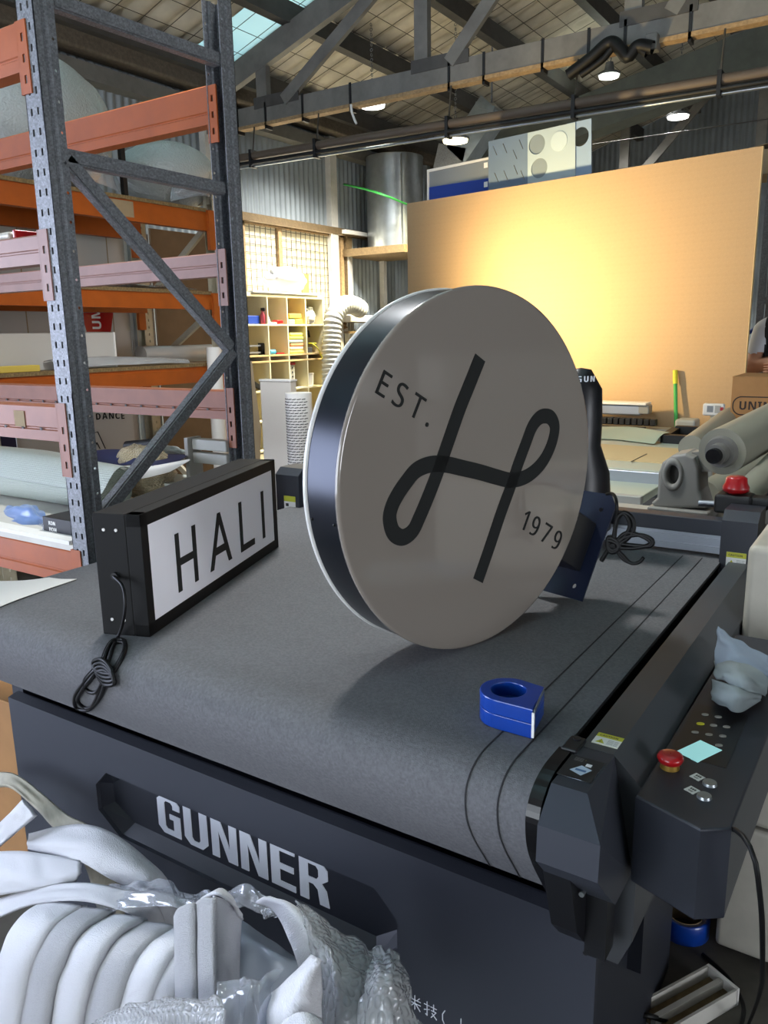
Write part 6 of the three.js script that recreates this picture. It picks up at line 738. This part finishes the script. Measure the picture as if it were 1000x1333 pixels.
{ // wide format printer in front of the partition
  const P = (px, py, z) => PZ([px, py], z), t = thing('flatbed_printer', 'wide grey flatbed printer with a black cable chain before the fibreboard', 'printer'), z = -5.95;
  const y0 = P(800, 556, z).y, x0 = -3.6, x1 = P(905, 550, z).x; part(t, 'bed', box(x0, x1, y0 - 0.14, y0, z - 0.15, z, 0.01), mat('#9a9a90', 0.5)); part(t, 'front_bed', box(x0, P(846, 565, -5.4).x, y0 - 0.1, y0 - 0.012, -5.9, -5.05, 0.008), M.paleTable, 'pale front bed'); part(t, 'end_block', box(P(879, 550, z).x, P(906, 550, z).x, y0 - 0.02, P(890, 546, z).y, z - 0.15, z + 0.02, 0.02), M.greyPanel);
  const cy = P(820, 549, z + 0.03).y; part(t, 'cable_chain', Array.from({ length: 44 }, (_, i) => box(x0 + 0.1 + i * 0.045, x0 + 0.138 + i * 0.045, cy - 0.024, cy + 0.024, z - 0.03, z + 0.04, 0.006)).filter((g) => { g.computeBoundingBox(); return g.boundingBox.max.x < P(878, 549, z).x; }), M.black, 'black cable chain').userData.kind = 'stuff';
  part(t, 'dark_bed', box(x0, P(840, 560, z).x, y0 + 0.0, y0 + 0.01, z - 0.02, z + 0.05), M.steelDark); part(t, 'gantry', [box(x0, P(832, 532, z).x, P(800, 541, z).y, P(800, 527, z).y, z - 0.14, z - 0.04, 0.015)], M.alu); part(t, 'gantry_end', box(P(828, 532, z).x, P(843, 532, z).x, P(835, 540, z).y, P(835, 528, z).y, z - 0.14, z - 0.04, 0.01), M.greyMachine); part(t, 'gantry_top', box(x0, P(840, 532, z).x, P(800, 527, z).y, P(800, 524, z).y, z - 0.16, z - 0.02, 0.004), M.white); for (const x of [x0 + 0.2, x1 - 0.2]) part(t, 'leg', box(x - 0.05, x + 0.05, 0, y0 - 0.14, z - 0.12, z - 0.03), M.greyMachine);
  const fz = -5.6, g = thing('pale_cover_sheet', 'pale green cover sheet with a lifted corner lying on the applicator table', 'sheet'); part(g, 'sheet', sheet([[PY([760, 571], 0.868), PY([800, 572], 0.868), PY([852, 578], 0.868)], [PY([760, 562], 0.9), PY([810, 561], 0.9), PY([862, 566], 0.91)], [PY([760, 556], 0.9), PY([820, 556], 0.92), PY([872, 563], 0.92)]], 20, 10, 0.004), mat('#aebfa8', 0.5, 0, { side: THREE.DoubleSide }));
  const db = thing('open_black_frame', 'black open frame lying beside the pale cover sheet', 'frame'), f0 = P(865, 575, -4.9), f1 = P(930, 566, -5.2); part(db, 'frame', [bar(P(865, 576, -4.9).setY(0.885), P(920, 573, -4.9).setY(0.885), 0.06, 0.05), bar(P(880, 566, -5.3).setY(0.89), P(935, 562, -5.3).setY(0.89), 0.06, 0.06), bar(P(865, 576, -4.9).setY(0.885), P(880, 566, -5.3).setY(0.885), 0.05, 0.05)], M.black);
  // scale indicator on a post
  const sc = thing('scale_indicator', 'white weighing scale indicator on a post before the fibreboard', 'scale'), sz = -5.75, i0 = P(914, 541, sz), i1 = P(943, 526, sz); part(sc, 'housing', box(i0.x, i1.x, i0.y, i1.y, sz - 0.05, sz, 0.012), M.white); part(sc, 'display', box(i0.x + 0.03, (i0.x + i1.x) / 2, i0.y + 0.025, i1.y - 0.015, sz - 0.002, sz + 0.002), M.boardGrey); part(sc, 'keypad', box((i0.x + i1.x) / 2 + 0.012, i1.x - 0.018, i0.y + 0.02, i1.y - 0.012, sz - 0.002, sz + 0.002), M.greyPanel); part(sc, 'red_key', box((i0.x + i1.x) / 2 + 0.045, (i0.x + i1.x) / 2 + 0.065, i1.y - 0.045, i1.y - 0.022, sz + 0.001, sz + 0.004), M.red); part(sc, 'post', rod(V((i0.x + i1.x) / 2, 0, sz - 0.03), V((i0.x + i1.x) / 2, i0.y + 0.01, sz - 0.03), 0.02), M.greyPanel);
  // carton with print
  const bz = -4.55, c0 = P(949, 560, bz), c1 = P(949, 491, bz), bw = 0.62, cb = thing('printed_carton', 'brown carton printed UNIMA standing behind the grey rollers', 'box'); part(cb, 'carton', box(c0.x, c0.x + bw, c0.y - 0.3, c1.y, bz - 0.4, bz), M.card); part(cb, 'flap', box(c0.x - 0.002, c0.x + bw + 0.002, c1.y - 0.001, c1.y + 0.004, bz - 0.402, bz + 0.002), M.card); const dk = mat('#2d211a', 0.8); { const u = P(961, 533, bz); const g2 = text('UNIMAC', 0.044, 0.001).translate(u.x, u.y, bz + 0.0004); part(cb, 'print', g2, dk, 'dark printed name'); const rr = P(980, 526, bz), ring = new THREE.Shape(), X = u.x - 0.03, Yb = u.y - 0.03, W = g2.boundingBox.max.x - g2.boundingBox.min.x + 0.06, Hh = 0.1, rd = 0.045; const rrect = (s, x, y, w, h, r) => { s.moveTo(x + r, y); s.lineTo(x + w - r, y); s.absarc(x + w - r, y + r, r, -Math.PI / 2, 0); s.lineTo(x + w, y + h - r); s.absarc(x + w - r, y + h - r, r, 0, Math.PI / 2); s.lineTo(x + r, y + h); s.absarc(x + r, y + h - r, r, Math.PI / 2, Math.PI); s.lineTo(x, y + r); s.absarc(x + r, y + r, r, Math.PI, Math.PI * 1.5); }; rrect(ring, X, Yb, W, Hh, rd); const hh = new THREE.Path(); rrect(hh, X + 0.006, Yb + 0.006, W - 0.012, Hh - 0.012, rd - 0.006); ring.holes.push(hh); part(cb, 'print_border', extrude(ring, 0.001).translate(0, 0, bz + 0.0003), dk); const v = P(971, 547, bz); part(cb, 'print', text('UM-1080', 0.024, 0.001).translate(v.x, v.y, bz + 0.0004), dk); }
  const st = thing('carton_stand', 'low grey stand carrying the printed carton', 'stand'); part(st, 'stand', box(c0.x - 0.03, c0.x + bw + 0.03, 0, c0.y - 0.301, bz - 0.42, bz + 0.02, 0.01), M.greyMachine);
}
// ================================================================== FOAM OFFCUTS IN THE FOREGROUND
{
  const P = (x, y, z) => PZ([x, y], z);
  const strip = (label, rows, m = M.foam, th = 0.006, nu = 30, nv = 10, wob = 0.002, seed = 2, name = 'foam_strip', cat = 'foam') => { const t = thing(name, label, cat); part(t, name === 'foam_strip' ? 'strip' : 'sheet', sheet(rows.map((r) => r.map((p) => P(...p))), nu, nv, th, wob, seed), m); return t; };
  strip('cream foam strip arching against the front panel at the back of the offcuts', [[[-20, 1008, -0.98], [18, 1008, -0.98], [55, 1034, -0.97], [90, 1062, -0.96], [122, 1080, -0.95], [150, 1130, -0.95], [170, 1250, -0.97]], [[-20, 1030, -0.95], [10, 1024, -0.95], [42, 1048, -0.94], [70, 1078, -0.93], [95, 1095, -0.92], [120, 1150, -0.93], [140, 1250, -0.95]]], M.foamCream, 0.01);
  strip('broad white foam strip bending over the offcut pile', [[[38, 1086, -0.9], [78, 1077, -0.9], [116, 1075, -0.9], [152, 1088, -0.9], [190, 1118, -0.9], [222, 1155, -0.9], [245, 1240, -0.92]], [[37, 1097, -0.87], [76, 1096, -0.86], [112, 1098, -0.86], [145, 1114, -0.86], [175, 1136, -0.86], [205, 1162, -0.87], [225, 1240, -0.9]], [[37, 1106, -0.86], [74, 1113, -0.85], [104, 1121, -0.84], [134, 1138, -0.84], [158, 1150, -0.85], [190, 1168, -0.86], [208, 1240, -0.89]]]);
  strip('white foam strip with a torn end pointing up at the pile edge', [[[-12, 1085, -0.86], [12, 1060, -0.86], [31, 1041, -0.88]], [[-12, 1112, -0.85], [18, 1086, -0.85], [46, 1062, -0.87]]], M.foam, 0.008);
  strip('flat white foam strip lying under the broad bent strip', [[[-20, 1110, -0.84], [30, 1109, -0.84], [70, 1114, -0.84], [106, 1122, -0.84]], [[-20, 1140, -0.8], [30, 1140, -0.8], [70, 1140, -0.81], [104, 1136, -0.82]], [[-20, 1168, -0.79], [30, 1160, -0.79], [70, 1152, -0.8], [100, 1146, -0.82]]], M.foam, 0.008);
  strip('long thin white foam strip curving across the pile above the ribbed roll', [[[-20, 1176, -0.8], [50, 1156, -0.8], [110, 1150, -0.8], [160, 1158, -0.81], [190, 1166, -0.82], [215, 1200, -0.84], [220, 1290, -0.86]], [[-20, 1203, -0.77], [40, 1178, -0.77], [100, 1172, -0.77], [150, 1182, -0.78], [185, 1200, -0.8], [200, 1225, -0.82], [205, 1290, -0.84]]]);
  // ribbed arching foam profiles
  const ribs = [[62, 1174, 0], [98, 1180, 1], [140, 1190, 2], [182, 1200, 3], [222, 1206, 4], [252, 1214, 5]];
  const words = ['outermost', 'second', 'third', 'fourth', 'fifth', 'last'];
  ribs.forEach(([x, y, k]) => { const dx = x - 62, z0 = -0.72 - 0.004 * k, L = [[x, y, z0 - 0.06], [x - 34, y + 24, z0 - 0.01], [x - 55, y + 62, z0 + 0.02], [x - 68, y + 110, z0 + 0.03], [x - 74, y + 170, z0 + 0.03], [x - 76, y + 260, z0 + 0.02]], off = (o, dz, dy = 0) => L.map(([a, b, c], i) => [a + o * (1 - i * 0.05), b + dy + o * 0.12, c + dz]);
    strip(words[k] + ' arching rib of the bundle of pale foam edge profiles', [off(-4, -0.006), off(12, 0.004), off(28, 0.008), off(44, 0.002), off(52, -0.012)], k % 2 ? M.foamRough : M.foam, 0.006, 40, 16, 0.0015, 5 + k); });
  // upright L profile
  strip('upright white foam profile with two rough ridged faces', [[[229, 1192, -0.68], [229, 1240, -0.67], [231, 1300, -0.66], [234, 1400, -0.65]], [[236, 1180, -0.665], [236, 1240, -0.655], [238, 1300, -0.645], [240, 1400, -0.635]], [[252, 1176, -0.665], [253, 1240, -0.655], [255, 1300, -0.645], [257, 1400, -0.635]], [[256, 1178, -0.675], [257, 1240, -0.665], [259, 1300, -0.655], [261, 1400, -0.645]], [[262, 1170, -0.665], [263, 1240, -0.655], [264, 1300, -0.645], [266, 1400, -0.635]], [[280, 1170, -0.665], [281, 1240, -0.655], [283, 1300, -0.645], [286, 1400, -0.635]]], M.foamRough, 0.006, 24, 24, 0.001);
  strip('smooth folded side of white foam standing beside the ridged profile', [[[278, 1166, -0.675], [281, 1230, -0.665], [284, 1300, -0.655], [288, 1400, -0.645]], [[300, 1175, -0.71], [301, 1240, -0.7], [302, 1310, -0.69], [304, 1400, -0.68]], [[313, 1190, -0.74], [311, 1250, -0.73], [310, 1320, -0.72], [312, 1400, -0.71]]], M.foam, 0.005, 20, 10, 0.002);
  strip('white foam tip folded over the top of the upright profile', [[[262, 1172, -0.7], [280, 1162, -0.69], [300, 1172, -0.7], [314, 1192, -0.72]], [[268, 1168, -0.73], [288, 1158, -0.73], [304, 1172, -0.73], [316, 1198, -0.75]]], M.foam, 0.005, 14, 6, 0.002);
  // right hand loops
  strip('curling white foam strip looping beside the bubble wrap', [[[334, 1173, -0.82], [358, 1186, -0.8], [378, 1222, -0.78], [393, 1262, -0.76], [402, 1330, -0.75], [405, 1420, -0.74]], [[345, 1168, -0.8], [378, 1180, -0.78], [404, 1218, -0.76], [418, 1262, -0.74], [424, 1330, -0.73], [426, 1420, -0.72]], [[354, 1172, -0.82], [388, 1186, -0.81], [414, 1222, -0.79], [428, 1262, -0.77], [434, 1330, -0.76], [436, 1420, -0.75]]]);
  strip('wide leaf shaped white foam piece in front of the curling strip', [[[408, 1246, -0.66], [368, 1282, -0.66], [342, 1316, -0.66], [330, 1400, -0.66]], [[414, 1247, -0.63], [392, 1284, -0.62], [376, 1320, -0.61], [366, 1400, -0.61]], [[416, 1250, -0.65], [418, 1290, -0.64], [419, 1330, -0.64], [420, 1400, -0.64]]], M.foam, 0.006, 24, 14, 0.003);
  strip('small pointed white foam sliver between the folded pieces', [[[330, 1283, -0.68], [322, 1305, -0.68], [318, 1330, -0.68], [318, 1390, -0.68]], [[333, 1282, -0.67], [336, 1305, -0.67], [340, 1330, -0.67], [342, 1390, -0.67]]], M.foam, 0.005, 12, 6);
  strip('rounded white foam scrap at the front of the pile', [[[360, 1345, -0.6], [375, 1326, -0.6], [395, 1318, -0.6], [418, 1326, -0.61]], [[355, 1380, -0.58], [375, 1362, -0.58], [398, 1356, -0.58], [430, 1370, -0.59]]], M.foam, 0.006, 16, 8);
  // backing sheets and films
  strip('grey translucent plastic sheet behind the upright foam profile', [[[310, 1192, -0.9], [335, 1215, -0.9], [362, 1235, -0.9], [394, 1256, -0.9]], [[300, 1240, -0.86], [330, 1245, -0.86], [360, 1252, -0.86], [390, 1262, -0.87]], [[295, 1400, -0.82], [330, 1400, -0.82], [360, 1400, -0.82], [400, 1400, -0.82]]], mat('#b6bcc6', 0.3, 0, { transmission: 0.35, thickness: 0, side: THREE.DoubleSide }), 0.002, 20, 10, 0.006, 4, 'plastic_film', 'plastic');
  strip('shiny crumpled clear film lying over the foam below the lettering', [[[130, 1158, -0.84], [170, 1150, -0.84], [205, 1148, -0.84], [240, 1158, -0.84], [280, 1162, -0.84]], [[125, 1172, -0.81], [165, 1166, -0.8], [205, 1162, -0.8], [245, 1172, -0.8], [285, 1176, -0.81]], [[128, 1190, -0.79], [165, 1184, -0.78], [205, 1180, -0.78], [245, 1186, -0.78], [275, 1192, -0.79]]], M.film, 0.0015, 40, 16, 0.007, 6, 'plastic_film', 'plastic');
  strip('thin crumpled clear film stretched toward the curling strip', [[[290, 1166, -0.88], [318, 1150, -0.88], [345, 1166, -0.88], [380, 1178, -0.88]], [[300, 1176, -0.87], [322, 1168, -0.87], [350, 1182, -0.87], [375, 1186, -0.87]], [[310, 1182, -0.87], [330, 1184, -0.87], [350, 1194, -0.87], [368, 1192, -0.87]]], M.film, 0.0015, 40, 14, 0.007, 11, 'plastic_film', 'plastic');
  strip('clear film draped between the foam profile and the leaf shaped piece', [[[285, 1280, -0.64], [310, 1276, -0.65], [335, 1272, -0.66], [370, 1262, -0.68]], [[285, 1310, -0.62], [310, 1306, -0.62], [335, 1300, -0.63], [350, 1300, -0.65]], [[270, 1400, -0.6], [310, 1400, -0.6], [335, 1400, -0.6], [360, 1400, -0.62]]], M.film, 0.0015, 36, 16, 0.006, 15, 'plastic_film', 'plastic');
  // bubble wrap
  const wrap = (label, rows, seed) => strip(label, rows, M.bubble, 0.003, 44, 26, 0.006, seed, 'bubble_wrap', 'bubble wrap');
  wrap('long peak of crumpled clear bubble wrap against the lettered panel', [[[384, 1173, -0.82], [405, 1186, -0.82], [440, 1208, -0.82], [472, 1228, -0.82], [490, 1244, -0.82]], [[390, 1190, -0.78], [412, 1212, -0.76], [440, 1236, -0.75], [468, 1250, -0.76], [488, 1258, -0.78]], [[402, 1220, -0.75], [420, 1250, -0.72], [440, 1275, -0.7], [465, 1290, -0.71], [490, 1290, -0.74]], [[410, 1400, -0.72], [425, 1400, -0.68], [445, 1400, -0.66], [470, 1400, -0.67], [500, 1400, -0.7]]], 21);
  wrap('rounded lump of crumpled clear bubble wrap low at the pile end', [[[486, 1242, -0.78], [500, 1235, -0.78], [516, 1246, -0.78], [528, 1266, -0.79]], [[480, 1270, -0.73], [500, 1262, -0.72], [518, 1272, -0.73], [532, 1290, -0.76]], [[470, 1310, -0.7], [495, 1300, -0.69], [522, 1312, -0.71], [545, 1325, -0.75]], [[460, 1420, -0.66], [500, 1420, -0.65], [545, 1420, -0.68], [590, 1420, -0.72]]], 27);
  wrap('sparkling bubble wrap spread along the bottom of the ribbed profiles', [[[130, 1326, -0.6], [165, 1312, -0.6], [205, 1302, -0.6], [250, 1298, -0.6], [288, 1298, -0.6]], [[120, 1345, -0.57], [165, 1335, -0.57], [205, 1325, -0.57], [250, 1322, -0.57], [292, 1322, -0.57]], [[110, 1440, -0.54], [165, 1440, -0.54], [205, 1440, -0.54], [250, 1440, -0.54], [300, 1440, -0.54]]], 33);
}
{ // cardboard boxes at the left of the machine
  const a = PZ([10, 912], -1.12), t = thing('brown_carton', 'brown carton standing beside the left end of the front panel', 'box'); part(t, 'carton', box(-2.6, -1.96, 0, a.y - 0.02, -1.36, -1.13, 0.003), M.card); part(t, 'flap', box(-2.6, -1.96, a.y - 0.02, a.y - 0.014, -1.34, -1.13), M.card);
}

{ // things to the right of the machine, outside the frame, mirrored faintly in the glossy sign face
  const t = thing('grey_cupboard', 'low grey steel cupboard against the far right side of the workshop', 'cupboard'); part(t, 'body', box(4, 4.5, 0.08, 1.36, -6.2, -3.88, 0.006), M.greyPanel); part(t, 'plinth', box(4.03, 4.47, 0, 0.08, -6.17, -3.91), M.black); for (const z of [-5.03, -3.9]) part(t, 'door', box(3.985, 4.0, 0.1, 1.34, z - 1.1, z - 0.02), M.greyPanel);
  const b = thing('steel_bench', 'plain steel bench on the right side of the workshop', 'bench'); part(b, 'top', box(3.7, 4.5, 0.96, 1.0, -3.7, -2.2), M.greyMachine); for (const [x, z] of [[3.75, -3.65], [4.45, -3.65], [3.75, -2.25], [4.45, -2.25]]) part(b, 'leg', box(x - 0.03, x + 0.03, 0, 0.96, z - 0.03, z + 0.03), M.greyMachine);
  single('white_box', 'white box on the steel bench', 'box', box(4, 4.3, 1.0005, 1.27, -3.46, -3.18, 0.004), M.white);
}

for (const t of things) settle(t);
renderer.render(scene, camera);
